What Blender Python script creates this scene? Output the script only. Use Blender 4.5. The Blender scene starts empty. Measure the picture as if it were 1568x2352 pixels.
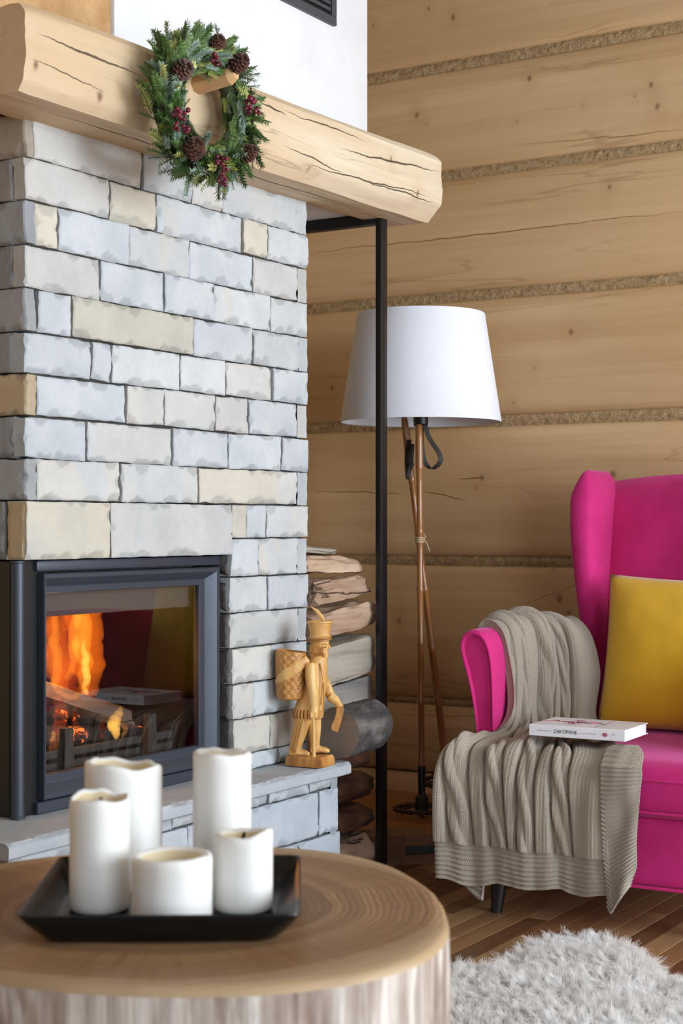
import bpy, bmesh, math, random
import numpy as np
from mathutils import Vector, Matrix, noise as mnoise

SC = bpy.context.scene
COL = SC.collection
random.seed(7)

# ------------------------------------------------------------------ camera
F, TH, CAMH = 3650.0, math.radians(31.83), 0.95      # focal length in pixels of the 1568x2352 frame, yaw, eye height
cd = bpy.data.cameras.new('camera')
cam = bpy.data.objects.new('camera', cd); COL.objects.link(cam)
cam.location = (0, 0, CAMH); cam.rotation_euler = (math.pi / 2, 0, TH)
cd.sensor_fit = 'HORIZONTAL'; cd.sensor_width = 36; cd.lens = 36 * F / 1568
cd.shift_y = 30 / 1568
cd.clip_start = 0.05
cd.dof.use_dof = True; cd.dof.focus_distance = 3.75; cd.dof.aperture_fstop = 9.0
SC.camera = cam

# ------------------------------------------------------------------ world, daylight, exposure
w = bpy.data.worlds.new('world'); SC.world = w; w.use_nodes = True
w.node_tree.nodes['Background'].inputs[0].default_value = (0.82, 0.90, 1.0, 1)
w.node_tree.nodes['Background'].inputs[1].default_value = 1.0
def daylight(name, loc, rot, sx, sy, watts, color):
    l = bpy.data.lights.new(name, 'AREA'); l.shape = 'RECTANGLE'; l.size = sx; l.size_y = sy
    l.energy = watts; l.color = color
    o = bpy.data.objects.new(name, l); COL.objects.link(o); o.location = loc; o.rotation_euler = rot
    return o
# daylight falling in through the windows opposite the fireplace; frontal fill from a window added behind the camera
daylight('window_daylight', (2.56, 2.85, 1.45), (0, math.pi / 2, 0), 2.0, 2.5, 195, (0.80, 0.90, 1.0))
daylight('window_daylight.001', (2.56, -0.55, 1.26), (0, math.pi / 2, 0), 2.3, 1.9, 66, (0.80, 0.90, 1.0))
daylight('window_daylight.002', (0.4, -2.56, 1.72), (math.pi / 2, 0, 0), 2.4, 1.45, 10, (0.80, 0.90, 1.0))
vs = SC.view_settings
vs.view_transform = 'Standard'; vs.look = 'None'; vs.exposure = 0.26; vs.gamma = 1.0; vs.use_curve_mapping = False

SC.cycles.diffuse_bounces = 4; SC.cycles.max_bounces = 10; SC.cycles.adaptive_threshold = 0.03
# ------------------------------------------------------------------ picture to place
_s, _c = math.sin(TH), math.cos(TH)
CR, CF, CU = Vector((_c, _s, 0)), Vector((-_s, _c, 0)), Vector((0, 0, 1))
C0 = Vector((0, 0, CAMH))
def ray(px, py): return CR * ((px - 784) / F) + CF + CU * ((1206 - py) / F)
def onX(px, py, x): v = ray(px, py); return C0 + v * (x / v.x)
def onY(px, py, y): v = ray(px, py); return C0 + v * (y / v.y)
def onZ(px, py, z): v = ray(px, py); return C0 + v * ((z - CAMH) / v.z)
def at(px, py, d): return C0 + ray(px, py) * d

# ------------------------------------------------------------------ helpers
def S(h):
    """'#rrggbb' -> linear rgb"""
    r = []
    for i in (1, 3, 5):
        x = int(h[i:i + 2], 16) / 255
        r.append(x / 12.92 if x <= 0.04045 else ((x + 0.055) / 1.055) ** 2.4)
    return tuple(r)
def C4(h): return S(h) + (1,)

class MB:
    """collects vertices and faces for one mesh"""
    def __init__(s): s.v = []; s.f = []; s.fm = []
    def add(s, v, f, m=0):
        n = len(s.v); s.v.extend(tuple(p) for p in v)
        s.f.extend(tuple(i + n for i in q) for q in f); s.fm.extend([m] * len(f)); return s

def setmesh(me, smooth=True, sharp=None):
    if smooth:
        me.polygons.foreach_set('use_smooth', [True] * len(me.polygons))
        if sharp is not None: me.set_sharp_from_angle(angle=sharp)
    me.update()

def mobj(name, v, f, mat, parent=None, smooth=True, sharp=0.7, origin=None, fm=None, world=True):
    """one mesh object; vertices in world space (world=True: made relative to an unrotated parent) or parent space"""
    if isinstance(v, MB): f, fm, v = v.f, (v.fm if any(v.fm) else None), v.v
    base = Vector((0, 0, 0)); q_ = parent if world else None
    while q_ is not None: base += Vector(q_.location); q_ = q_.parent
    a = np.array([tuple(p) for p in v], dtype=float) - np.array(base)
    if origin is None:
        og = (a.min(0) + a.max(0)) / 2
    else:
        og = np.array(origin, dtype=float) - np.array(base)
    me = bpy.data.meshes.new(name)
    me.from_pydata([tuple(p) for p in (a - og)], [], [tuple(q) for q in f])
    for m in (mat if isinstance(mat, (list, tuple)) else [mat]): me.materials.append(m)
    if fm: me.polygons.foreach_set('material_index', fm)
    setmesh(me, smooth, sharp)
    o = bpy.data.objects.new(name, me); COL.objects.link(o); o.location = tuple(og)
    if parent is not None: o.parent = parent
    return o

def thing(name, label, cat, loc=(0, 0, 0), rz=0, group=None):
    o = bpy.data.objects.new(name, None); COL.objects.link(o)
    o.empty_display_size = 0.05
    o.location = loc; o.rotation_euler = (0, 0, rz)
    return tag(o, label, cat, group)
def tag(o, label, cat, group=None):
    o['label'] = label; o['category'] = cat
    if group: o['group'] = group
    return o
def struct(o, label=None):
    o['kind'] = 'structure'
    if label: o['label'] = label
    return o

def boxm(x0, x1, y0, y1, z0, z1):
    v = [(x, y, z) for x in (x0, x1) for y in (y0, y1) for z in (z0, z1)]
    f = [(0, 1, 3, 2), (4, 6, 7, 5), (0, 4, 5, 1), (2, 3, 7, 6), (0, 2, 6, 4), (1, 5, 7, 3)]
    return v, f
def bevbox(x0, x1, y0, y1, z0, z1, b=0.004, seg=2):
    bm = bmesh.new(); bmesh.ops.create_cube(bm, size=1)
    for q in bm.verts:
        q.co = Vector(((x0 + x1) / 2 + q.co.x * (x1 - x0), (y0 + y1) / 2 + q.co.y * (y1 - y0), (z0 + z1) / 2 + q.co.z * (z1 - z0)))
    bmesh.ops.bevel(bm, geom=list(bm.edges), offset=b, segments=seg, profile=0.5, affect='EDGES')
    bm.verts.index_update()
    v = [tuple(q.co) for q in bm.verts]; f = [tuple(k.index for k in q.verts) for q in bm.faces]
    bm.free(); return v, f

def tube(path, rad, n=12, caps=True, up=None, phase=0.0, ellip=None):
    """swept tube; rad a number or list; ellip = list of (ra, rb) on the two cross axes"""
    path = [Vector(p) for p in path]; N = len(path)
    if not isinstance(rad, (list, tuple)): rad = [rad] * N
    v, f = [], []
    ref = Vector(up) if up else None
    prev = None
    for i, p in enumerate(path):
        t = (path[min(i + 1, N - 1)] - path[max(i - 1, 0)])
        t = t.normalized() if t.length > 1e-9 else Vector((0, 0, 1))
        if ref is not None: a = ref - t * ref.dot(t)
        elif prev is None:
            q = Vector((0, 0, 1)) if abs(t.z) < .9 else Vector((1, 0, 0)); a = q - t * q.dot(t)
        else: a = prev - t * prev.dot(t)
        a.normalize(); prev = a; b = t.cross(a)
        for k in range(n):
            an = phase + 2 * math.pi * k / n
            ra, rb = ellip[i] if ellip else (rad[i], rad[i])
            v.append(p + a * (math.cos(an) * ra) + b * (math.sin(an) * rb))
    for i in range(N - 1):
        for k in range(n):
            f.append((i * n + k, i * n + (k + 1) % n, (i + 1) * n + (k + 1) % n, (i + 1) * n + k))
    if caps:
        f.append(tuple(range(n - 1, -1, -1))); f.append(tuple((N - 1) * n + k for k in range(n)))
    return v, f

def lathe(prof, n=32, ctr=(0, 0, 0), wob=None):
    """prof list of (r, z); wob(angle, i, r, z) -> (r, z)"""
    v, f = [], []
    for i, (r, z) in enumerate(prof):
        for k in range(n):
            an = 2 * math.pi * k / n
            rr, zz = wob(an, i, r, z) if wob else (r, z)
            v.append((ctr[0] + rr * math.cos(an), ctr[1] + rr * math.sin(an), ctr[2] + zz))
    for i in range(len(prof) - 1):
        for k in range(n):
            f.append((i * n + k, i * n + (k + 1) % n, (i + 1) * n + (k + 1) % n, (i + 1) * n + k))
    return v, f

def gridm(fn, nu, nv, flip=False, wrapu=False):
    v = [fn(i / (nu if not wrapu else nu), j / nv) for j in range(nv + 1) for i in range(nu + (0 if wrapu else 1))]
    W = nu if wrapu else nu + 1; f = []
    for j in range(nv):
        for i in range(nu):
            i2 = (i + 1) % W if wrapu else i + 1
            q = (j * W + i, j * W + i2, (j + 1) * W + i2, (j + 1) * W + i)
            f.append(q[::-1] if flip else q)
    return v, f

def nz(x, y=0.0, z=0.0): return mnoise.noise(Vector((x, y, z)))
def fr(x, y=0.0, z=0.0, o=4): return mnoise.fractal(Vector((x, y, z)), 1.0, 2.0, o)
def lerp(a, b, t): return a + (b - a) * t
def ss(e0, e1, x):
    t = max(0.0, min(1.0, (x - e0) / (e1 - e0))); return t * t * (3 - 2 * t)
def interp(x, xs, ys):
    return float(np.interp(x, xs, ys))
def crom(P, t):
    """Catmull-Rom through list of Vectors, t in 0..1"""
    n = len(P) - 1; s = min(max(t, 0), 1) * n; i = min(int(s), n - 1); u = s - i
    p0, p1, p2, p3 = P[max(i - 1, 0)], P[i], P[i + 1], P[min(i + 2, n)]
    return 0.5 * ((2 * p1) + (p2 - p0) * u + (2 * p0 - 5 * p1 + 4 * p2 - p3) * u * u + (3 * p1 - p0 - 3 * p2 + p3) * u ** 3)
def copyo(o, parent=None, loc=None, rot=None, scale=None):
    c = o.copy(); COL.objects.link(c)
    if parent is not None: c.parent = parent
    if loc is not None: c.location = loc
    if rot is not None: c.rotation_euler = rot
    if scale is not None: c.scale = scale
    return c

# ------------------------------------------------------------------ materials
class NT:
    def __init__(s, name):
        s.m = bpy.data.materials.new(name); s.m.use_nodes = True
        s.t = s.m.node_tree; s.t.nodes.clear()
        s.out = s.t.nodes.new('ShaderNodeOutputMaterial')
    def n(s, typ, ins=None, out=0, **props):
        k = s.t.nodes.new('ShaderNode' + typ)
        for a, b in props.items(): setattr(k, a, b)
        for a, b in (ins or {}).items():
            sk = k.inputs[a]
            if isinstance(b, bpy.types.NodeSocket): s.t.links.new(b, sk)
            else: sk.default_value = b
        return k.outputs[out]
    def math(s, op, a, b=0.0, c=None):
        d = {0: a, 1: b}
        if c is not None: d[2] = c
        return s.n('Math', d, operation=op)
    def vmath(s, op, a, b=None, out=0):
        d = {0: a}
        if b is not None: d[1] = b
        return s.n('VectorMath', d, operation=op, out=out)
    def mix(s, fac, a, b, blend='MIX'):
        return s.n('Mix', {0: fac, 6: a, 7: b}, data_type='RGBA', blend_type=blend, out=2)
    def ramp(s, fac, stops, interp='LINEAR'):
        k = s.t.nodes.new('ShaderNodeValToRGB'); s.t.links.new(fac, k.inputs[0])
        e = k.color_ramp.elements; k.color_ramp.interpolation = interp
        while len(e) < len(stops): e.new(0.5)
        for q, (p, c) in zip(e, stops):
            q.position = p; q.color = (c if isinstance(c, tuple) else (c, c, c)) + ((1,) if not isinstance(c, tuple) or len(c) == 3 else ())
        return k.outputs[0]
    def noise(s, vec, scale=5.0, detail=4.0, rough=0.5, dist=0.0, out=0):
        return s.n('TexNoise', {'Vector': vec, 'Scale': scale, 'Detail': detail, 'Roughness': rough, 'Distortion': dist}, out=out)
    def coord(s, kind='Object'): return s.n('TexCoord', out={'Generated': 0, 'Normal': 1, 'UV': 2, 'Object': 3}[kind])
    def geo(s, k=0): return s.n('NewGeometry', out=k)
    def mapv(s, vec, scale=(1, 1, 1), loc=(0, 0, 0), rot=(0, 0, 0)):
        return s.n('Mapping', {'Vector': vec, 'Scale': scale, 'Location': loc, 'Rotation': rot})
    def rndoff(s, vec, amt=37.0):
        r = s.n('ObjectInfo', out=5)
        x = s.n('CombineXYZ', {0: s.math('MULTIPLY', r, amt), 1: s.math('MULTIPLY', r, amt * 1.7), 2: s.math('MULTIPLY', r, amt * .6)})
        return s.vmath('ADD', vec, x)
    def bump(s, h, strength=0.3, dist=0.01, normal=None):
        d = {'Strength': strength, 'Distance': dist, 'Height': h}
        if normal is not None: d['Normal'] = normal
        return s.n('Bump', d)
    def done(s, color, rough=0.6, normal=None, **kw):
        d = {'Base Color': color, 'Roughness': rough}
        if normal is not None: d['Normal'] = normal
        for a, b in kw.items(): d[a.replace('_', ' ')] = b
        b = s.n('BsdfPrincipled', d)
        s.t.links.new(b, s.out.inputs[0]); return s.m

def plain(name, col, rough=0.5, metal=0.0, bumpy=0.0, bscale=60, **kw):
    k = NT(name); o = k.coord(); n = k.noise(o, bscale, 4)
    c = k.mix(k.noise(o, 7, 3), tuple(x * .88 for x in S(col)) + (1,), tuple(min(1, x * 1.08) for x in S(col)) + (1,))
    return k.done(c, rough, k.bump(n, bumpy, 0.004) if bumpy else None, Metallic=metal, **kw)

def wood(name, light, dark, axis=0, grain=1.0, rough=0.6, contrast=1.0, knots=None, cracks=0.0, bump=0.25, mottle=0.5, tint=None, rnd=True, world=False, crackcol='#3a2a1c', lines=None, knotcol='#5a3820'):
    """timber with grain running along axis; knots: list of (position, size) in the coordinate used"""
    k = NT(name)
    o = k.geo(0) if world else k.coord()
    v = k.rndoff(o) if rnd and not world else o
    st = [14.0, 14.0, 14.0]; st[axis] = 0.55
    sw = [3.0, 3.0, 3.0]; sw[axis] = 0.35
    sf = [95.0, 95.0, 95.0]; sf[axis] = 2.6
    vv = v
    g1 = k.noise(k.mapv(vv, st), grain, 5, 0.55, 0.6)
    g2 = k.noise(k.mapv(vv, sf), grain, 3, 0.6)
    g3 = k.noise(k.mapv(v, sw), 1.0, 3)
    f = k.math('ADD', k.math('MULTIPLY', g1, .55), k.math('ADD', k.math('MULTIPLY', g2, .2), k.math('MULTIPLY', g3, .25 * mottle * 2)))
    mid = .5 * (.55 + .2 + .5 * mottle)
    h = .17 / contrast
    c = k.ramp(f, [(max(0, mid - h), S(dark)), (min(1, mid + h), S(light))])
    if tint:                                    # large patches of another tone
        t = k.noise(k.mapv(v, [1.6 if i != axis else .5 for i in range(3)]), 1.3, 2)
        c = k.mix(k.ramp(t, [(.45, 0.0), (.68, .75)]), c, C4(tint))
    bh = k.math('ADD', g1, k.math('MULTIPLY', g2, .5))
    if knots:
        kn_ = k.math('SUBTRACT', k.noise(o, 60, 2), .5)
        for (p, sz) in knots:
            sc = [1.0, 1.0, 1.0]; sc[axis] = 1.35
            d = k.vmath('LENGTH', k.vmath('MULTIPLY', k.vmath('SUBTRACT', o, tuple(p)), tuple(sc)), out=1)
            d = k.math('ADD', d, k.math('MULTIPLY', kn_, sz * .8))
            halo = k.ramp(k.math('DIVIDE', d, sz * 5), [(.0, .45), (1.0, 0.0)])
            core = k.ramp(k.math('DIVIDE', d, sz), [(.2, .8), (.55, .45), (1.0, 0.0)])
            c = k.mix(halo, c, C4(dark)); c = k.mix(core, c, C4(knotcol))
    if cracks:
        sc_ = [9.0, 9.0, 9.0]; sc_[axis] = .8
        q = k.noise(k.mapv(v, sc_), 1.0, 4, .5, .2)
        line = k.ramp(k.math('ABSOLUTE', k.math('SUBTRACT', q, .5)), [(.0, 1.0), (.012, .0)])
        msk = k.ramp(k.noise(k.mapv(v, [4 if i != axis else 1.2 for i in range(3)]), 1.0, 2), [(.5, 0.0), (.62, 1.0)])
        ln = k.math('MULTIPLY', k.math('MULTIPLY', line, msk), cracks)
        c = k.mix(ln, c, C4(crackcol)); bh = k.math('SUBTRACT', bh, k.math('MULTIPLY', ln, 2.0))
    if lines:                                   # single long drying cracks: (axis start, other, axis end, other, width, which coordinate)
        sep = [k.n('SeparateXYZ', {0: o}, out=i) for i in range(3)]
        wig = k.math('MULTIPLY', k.math('SUBTRACT', k.noise(o, 9, 4, .6), .5), .02)
        for (a0, b0, a1, b1, wd, oc_) in lines:
            t = k.math('DIVIDE', k.math('SUBTRACT', sep[axis], a0), a1 - a0)
            zl = k.math('ADD', k.math('MULTIPLY_ADD', t, b1 - b0, b0), wig)
            d = k.math('ABSOLUTE', k.math('SUBTRACT', sep[oc_], zl))
            wt = k.math('MULTIPLY', k.math('MULTIPLY', t, k.math('SUBTRACT', 1.0, t)), 4 * wd)
            mk = k.n('Clamp', {0: k.math('DIVIDE', k.math('SUBTRACT', wt, d), wd * .35)})
            c = k.mix(k.math('MULTIPLY', mk, .9), c, C4(crackcol)); bh = k.math('SUBTRACT', bh, k.math('MULTIPLY', mk, 1.5))
    return k.done(c, rough, k.bump(bh, bump, .004))

M = {}
M['log'] = None
def make_stone():
    k = NT('dressed_stone')
    o = k.rndoff(k.coord())
    oc = k.n('ObjectInfo', out=1)
    n1 = k.noise(o, 9, 5, .6); n2 = k.noise(o, 70, 4, .6)
    c = k.mix(k.ramp(n1, [(.3, 0.0), (.7, 1.0)]), k.mix(1.0, oc, (.86, .87, .89, 1), 'MULTIPLY'), k.mix(1.0, oc, (1.09, 1.08, 1.06, 1), 'MULTIPLY'))
    band = k.noise(k.mapv(o, (1, 2.2, 1.1), rot=(.6, 0, 0)), 2.6, 2, .4, .6)
    alpha = k.n('ObjectInfo', out=2)
    fac = k.math('MULTIPLY', k.ramp(band, [(.48, 0.0), (.58, .6)]), k.math('SUBTRACT', 1.0, alpha))
    veins = k.noise(k.mapv(o, (2, 2, 30), rot=(.7, 0, 0)), 2.0, 3)
    beige = k.mix(veins, C4('#c6b597'), C4('#d6ccba'))
    c = k.mix(fac, c, beige)
    ch = k.n('Attribute', attribute_name='chip', out=2)
    c = k.mix(k.math('MULTIPLY', ch, .9), c, k.mix(1.0, c, (.74, .745, .75, 1), 'MULTIPLY'))
    c = k.mix(k.math('MULTIPLY', k.math('SUBTRACT', 1.0, n2), .22), c, (.22, .21, .2, 1))
    return k.done(c, .85, k.bump(k.math('ADD', n2, k.math('MULTIPLY', n1, .4)), .28, .004))
M['stone'] = make_stone()
M['mortar'] = plain('dark_joint', '#3d3a38', .95, bumpy=.5)
M['white'] = plain('white_plaster', '#e4e4e6', .85, bumpy=.06, bscale=120)
M['steel'] = plain('black_steel', '#0f1012', .38, .0)
M['iron'] = plain('graphite_cast_iron', '#3d434e', .42, .35, bumpy=.03, bscale=160)
M['soot'] = plain('sooty_firebrick', '#1c1716', .95, bumpy=.5)

# ================================================================== the room
X0, X1, Y0, Y1, Z1 = -3.05, 2.6, -2.6, 4.42, 2.78
k = NT('floor_plank'); o = k.rndoff(k.coord()); rn = k.n('ObjectInfo', out=5)
g = k.noise(k.mapv(o, (16, .8, 16)), 1, 5, .55, .8); g2 = k.noise(k.mapv(o, (90, 3, 90)), 1, 3)
base = k.ramp(rn, [(0, S('#6b4b31')), (.3, S('#8a6544')), (.55, S('#9c7853')), (.8, S('#b5936b')), (1, S('#7a573b'))])
c = k.mix(k.ramp(g, [(.3, 0.0), (.7, 1.0)]), k.mix(1.0, base, (.72, .66, .6, 1), 'MULTIPLY'), k.mix(1.0, base, (1.12, 1.12, 1.1, 1), 'MULTIPLY'))
M['plank'] = k.done(c, k.math('ADD', .28, k.math('MULTIPLY', g2, .15)), k.bump(k.math('ADD', g, g2), .06, .003))
M['subfloor'] = wood('subfloor_boards', '#a87a4c', '#7b5230', axis=1, rough=.4)
v, f = boxm(X0 - .12, X1 + .12, Y0 - .12, Y1 + .12, -.12, -.012)
floor = struct(mobj('floor', v, f, M['subfloor'], smooth=False))
# oak strips, laid along the fireplace face
rs = random.Random(3); pw = .056
x = -2.32; cnt = 0
while x < -.02:
    y = 2.16 - rs.random() * .5 + 0.0
    y = 2.0 - rs.random() * .55
    while y < Y1 - .01:
        L = rs.uniform(.42, .8); y2 = min(y + L, Y1 - .005)
        if y2 - y > .03:
            v, f = bevbox(x + .0006, x + pw - .0006, y + .0006, y2 - .0006, -.012, 0, .0012, 1)
            q = mobj('plank', v, f, M['plank'], floor, smooth=False)
            cnt += 1
        y = y2
    x += pw

def log_knots(lst): return [(tuple(onY(px, py, Y1 - .014)), s) for px, py, s in lst]
KN = log_knots([(985, 20, .010), (1040, 40, .014), (1216, 180, .013), (958, 265, .014), (980, 285, .006), (1496, 195, .013), (1510, 245, .014), (1458, 221, .007),
                (1312, 762, .014), (1268, 1308, .016), (762, 890, .010), (1178, 925, .008), (1408, 1090, .018), (1107, 1098, .014), (1092, 1122, .008), (1285, 1375, .02),
                (1308, 1410, .015), (918, 1425, .014), (1188, 280, .005), (1340, 244, .005), (1400, 430, .012), (1230, 845, .008), (858, 60, .007)])
def wl_(p, q, w_): a, b = onY(*p, Y1 - .014), onY(*q, Y1 - .014); return (a.x, a.z, b.x, b.z, w_, 2)
WL = [wl_((640, 590), (1660, 475), .0022), wl_((700, 1128), (960, 1136), .002), wl_((960, 1128), (1080, 1150), .0025), wl_((1050, 1100), (1120, 1097), .003), wl_((1150, 338), (1640, 290), .0014), wl_((860, 1640), (1400, 1655), .0015), wl_((1200, 1390), (1345, 1335), .0012)]
M['log'] = wood('spruce_log', '#dab98d', '#b89265', axis=0, rough=.62, contrast=.85, knots=KN, cracks=.35, bump=.15, mottle=.6, tint='#c29d6b', world=True, crackcol='#7a5534', knotcol='#6b452a', lines=WL)
k = NT('wood_wool_rope'); o = k.geo(0)
n = k.noise(k.mapv(o, (1, 1, 1), rot=(0, .7, 0)), 150, 4, .7); n2 = k.noise(o, 50, 3)
M['rope'] = k.done(k.ramp(k.math('ADD', k.math('MULTIPLY', n, .6), k.math('MULTIPLY', n2, .4)), [(.32, S('#7d6342')), (.5, S('#b3946a')), (.68, S('#d3b78c'))]), .9, k.bump(n, 1.0, .006))

def log_wall(name, cuts, a0, a1, plane, axis, sign, thick=.12, nx=110):
    """a wall of squared logs: axis 0 = along X at Y=plane, axis 1 = along Y at X=plane; sign = side the room is on"""
    def P(a, d, z): return (a, plane + sign * d, z) if axis == 0 else (plane + sign * d, a, z)
    v, f = [], []
    c0 = [P(a, d, z) for a in (a0, a1) for d in (-.03, -thick) for z in (0, Z1)]
    wl = struct(mobj(name, c0, [(0, 1, 3, 2), (4, 6, 7, 5), (0, 4, 5, 1), (2, 3, 7, 6), (0, 2, 6, 4), (1, 5, 7, 3)], M['mortar'], smooth=False))
    for j, (z0, z1) in enumerate(cuts):
        prof = [(-.03, 0), (-.004, .0), (.004, .008), (.009, .03)] + [(.012 + .006 * math.sin(math.pi * t), lerp(.03, (z1 - z0) - .03, t)) for t in (.12, .25, .4, .5, .6, .75, .88)] + [(.009, z1 - z0 - .03), (.004, z1 - z0 - .008), (-.004, z1 - z0), (-.03, z1 - z0)]
        m = len(prof)
        vv = []
        for i in range(nx + 1):
            a = lerp(a0, a1, i / nx)
            for d, h in prof:
                e = 1 if d > -.01 else 0
                vv.append(P(a, d + e * (.004 * nz(a * 1.1, h * 6, j * 7.3) + .0012 * nz(a * 9, h * 30, j)), z0 + h + (.004 * nz(a * 1.6, j * 3.1, h * 2) if e else 0)))
        ff = [(i * m + q, i * m + q + 1, (i + 1) * m + q + 1, (i + 1) * m + q) for i in range(nx) for q in range(m - 1)]
        if (axis == 0) == (sign > 0): ff = [q[::-1] for q in ff]
        lg = mobj('log', vv, ff, M['log'], wl, sharp=1.0)
        lg['label'] = 'squared pale spruce log'
        if j + 1 < len(cuts):                               # rope of wood wool pressed into the joint
            za, zb = z1, cuts[j + 1][0]
            if zb - za < .012: continue
            n_ = int((a1 - a0) / .012); vv = []
            for i in range(n_ + 1):
                a = lerp(a0, a1, i / n_)
                for q in range(6):
                    t = q / 5
                    vv.append(P(a, -.008 + .010 * math.sin(math.pi * t) + .003 * nz(a * 60, t * 4, j) + .003 * math.sin(a * 230 + t * 5), lerp(za - .006, zb + .006, t)))
            ff = [(i * 6 + q, i * 6 + q + 1, (i + 1) * 6 + q + 1, (i + 1) * 6 + q) for i in range(n_) for q in range(5)]
            if (axis == 0) == (sign > 0): ff = [q[::-1] for q in ff]
            mobj('chinking', vv, ff, M['rope'], wl, sharp=2)
    return wl
CUTS = [(0, .162), (.168, .382), (.402, .823), (.853, 1.255), (1.287, 1.649), (1.680, 2.034), (2.065, 2.376), (2.410, Z1)]
log_wall('wall_back', CUTS, X0 - .1, X1 + .1, Y1, 0, -1)
log_wall('wall_left', CUTS, Y0 - .1, Y1 + .05, X0, 1, 1, nx=60)

M['timber'] = wood('ceiling_boards', '#d2aa78', '#a87b4c', axis=0, rough=.65, cracks=.3)
M['paleplaster'] = plain('pale_plaster', '#8f8c88', .9, bumpy=.05)
v, f = boxm(X0 - .12, X1 + .12, Y0 - .12, Y1 + .12, Z1, Z1 + .1)
struct(mobj('ceiling', v, f, wood('limed_ceiling_boards', '#b3aca1', '#978f84', axis=0, rough=.7), smooth=False))

def window_wall(name, axis, plane, a0, a1, holes, outward):
    """a plastered wall with window openings; outward = direction (sign) away from the room"""
    mb = MB(); t = .12
    def B(p0, p1, z0, z1):
        d0, d1 = sorted((plane, plane + outward * t))
        mb.add(*(boxm(d0, d1, p0, p1, z0, z1) if axis == 1 else boxm(p0, p1, d0, d1, z0, z1)))
    cur = a0
    for (h0, h1, z0, z1) in sorted(holes):
        B(cur, h0, 0, Z1); B(h0, h1, 0, z0); B(h0, h1, z1, Z1); cur = h1
    B(cur, a1, 0, Z1)
    struct(mobj(name, mb, None, M['paleplaster'], smooth=False))
window_wall('wall_right', 1, X1, Y0, Y1, [(1.6, 4.1, .45, 2.45), (-1.5, .4, .1, 2.42)], 1)
window_wall('wall_front', 0, Y0, X0, X1, [(-.8, 1.6, 1.0, 2.45)], -1)
M['frame'] = wood('window_frame_wood', '#b98a58', '#8d6238', axis=2, rough=.5)
def window(n, axis, plane, h0, h1, z0, z1):
    mb = MB(); b = .06
    for q in ((h0, h0 + b, z0, z1), (h1 - b, h1, z0, z1), (h0 + b, h1 - b, z0, z0 + b), (h0 + b, h1 - b, z1 - b, z1), ((h0 + h1) / 2 - .03, (h0 + h1) / 2 + .03, z0 + b, z1 - b)):
        d0, d1 = plane + .03, plane + .09
        if axis == 0: d0, d1 = plane - .09, plane - .03
        mb.add(*(boxm(d0, d1, q[0], q[1], q[2], q[3]) if axis == 1 else boxm(q[0], q[1], d0, d1, q[2], q[3])))
    struct(mobj('window_%d' % n, mb, None, M['frame'], smooth=False))
window(1, 1, X1, 1.6, 4.1, .45, 2.45); window(2, 1, X1, -1.5, .4, .1, 2.42); window(3, 0, Y0, -.8, 1.6, 1.0, 2.45)  # the one behind the camera is unseen, added for its frontal fill

# ------------------------------------------------------------------ white upper chimney breast with its vent
XF = -2.181                      # plane of the stone face
v, f = bevbox(X0 + .03, -2.262, 2.70, 3.782, 1.86, Z1 - .002, .004, 2)
hood = tag(mobj('chimney_hood', v, f, M['white'], sharp=.5), 'smooth white plastered upper chimney breast above the wooden mantel', 'chimney breast')
v, f = bevbox(X0 + .04, -2.268, 2.20, 2.697, 1.932, Z1 - .003, .004, 1)
tag(mobj('timber_panel', v, f, M['timber'], sharp=.5), 'plain timber panel left of the white chimney breast above the mantel', 'panel')
v, f = bevbox(X0 + .05, -2.12, 3.335, 3.775, 1.781, 1.80, .002, 1)
tag(mobj('niche_soffit', v, f, M['white'], sharp=.5), 'white soffit board over the firewood niche, under the mantel end', 'soffit')
vt = thing('vent_grille', 'dark grey warm-air vent grille high on the white chimney breast', 'vent', onX(700, 20, -2.262))
M['vent'] = plain('vent_grey', '#4d5157', .5, .3)
a = onX(765, 62, -2.262); yb0, yb1, zb0 = a.y - .46, a.y, a.z
zb1 = zb0 + .24; XV = -2.262
mb = MB(); bw = .022
for q in ((yb0, yb1, zb0, zb0 + bw), (yb0, yb1, zb1 - bw, zb1), (yb0, yb0 + bw, zb0 + bw, zb1 - bw), (yb1 - bw, yb1, zb0 + bw, zb1 - bw)):
    mb.add(*bevbox(XV, XV + .012, *q, .0015, 1))
mobj('frame', mb, None, M['vent'], vt, sharp=.5)
v, f = boxm(XV + .001, XV + .003, yb0 + bw, yb1 - bw, zb0 + bw, zb1 - bw); mobj('backing', v, f, M['steel'], vt, smooth=False)
for i in range(11):
    z = zb0 + bw + .012 + i * .0175
    v, f = boxm(XV + .004, XV + .008, yb0 + bw + .003, yb1 - bw - .003, z, z + .009); mobj('louvre', v, f, M['vent'], vt, smooth=False)

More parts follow.
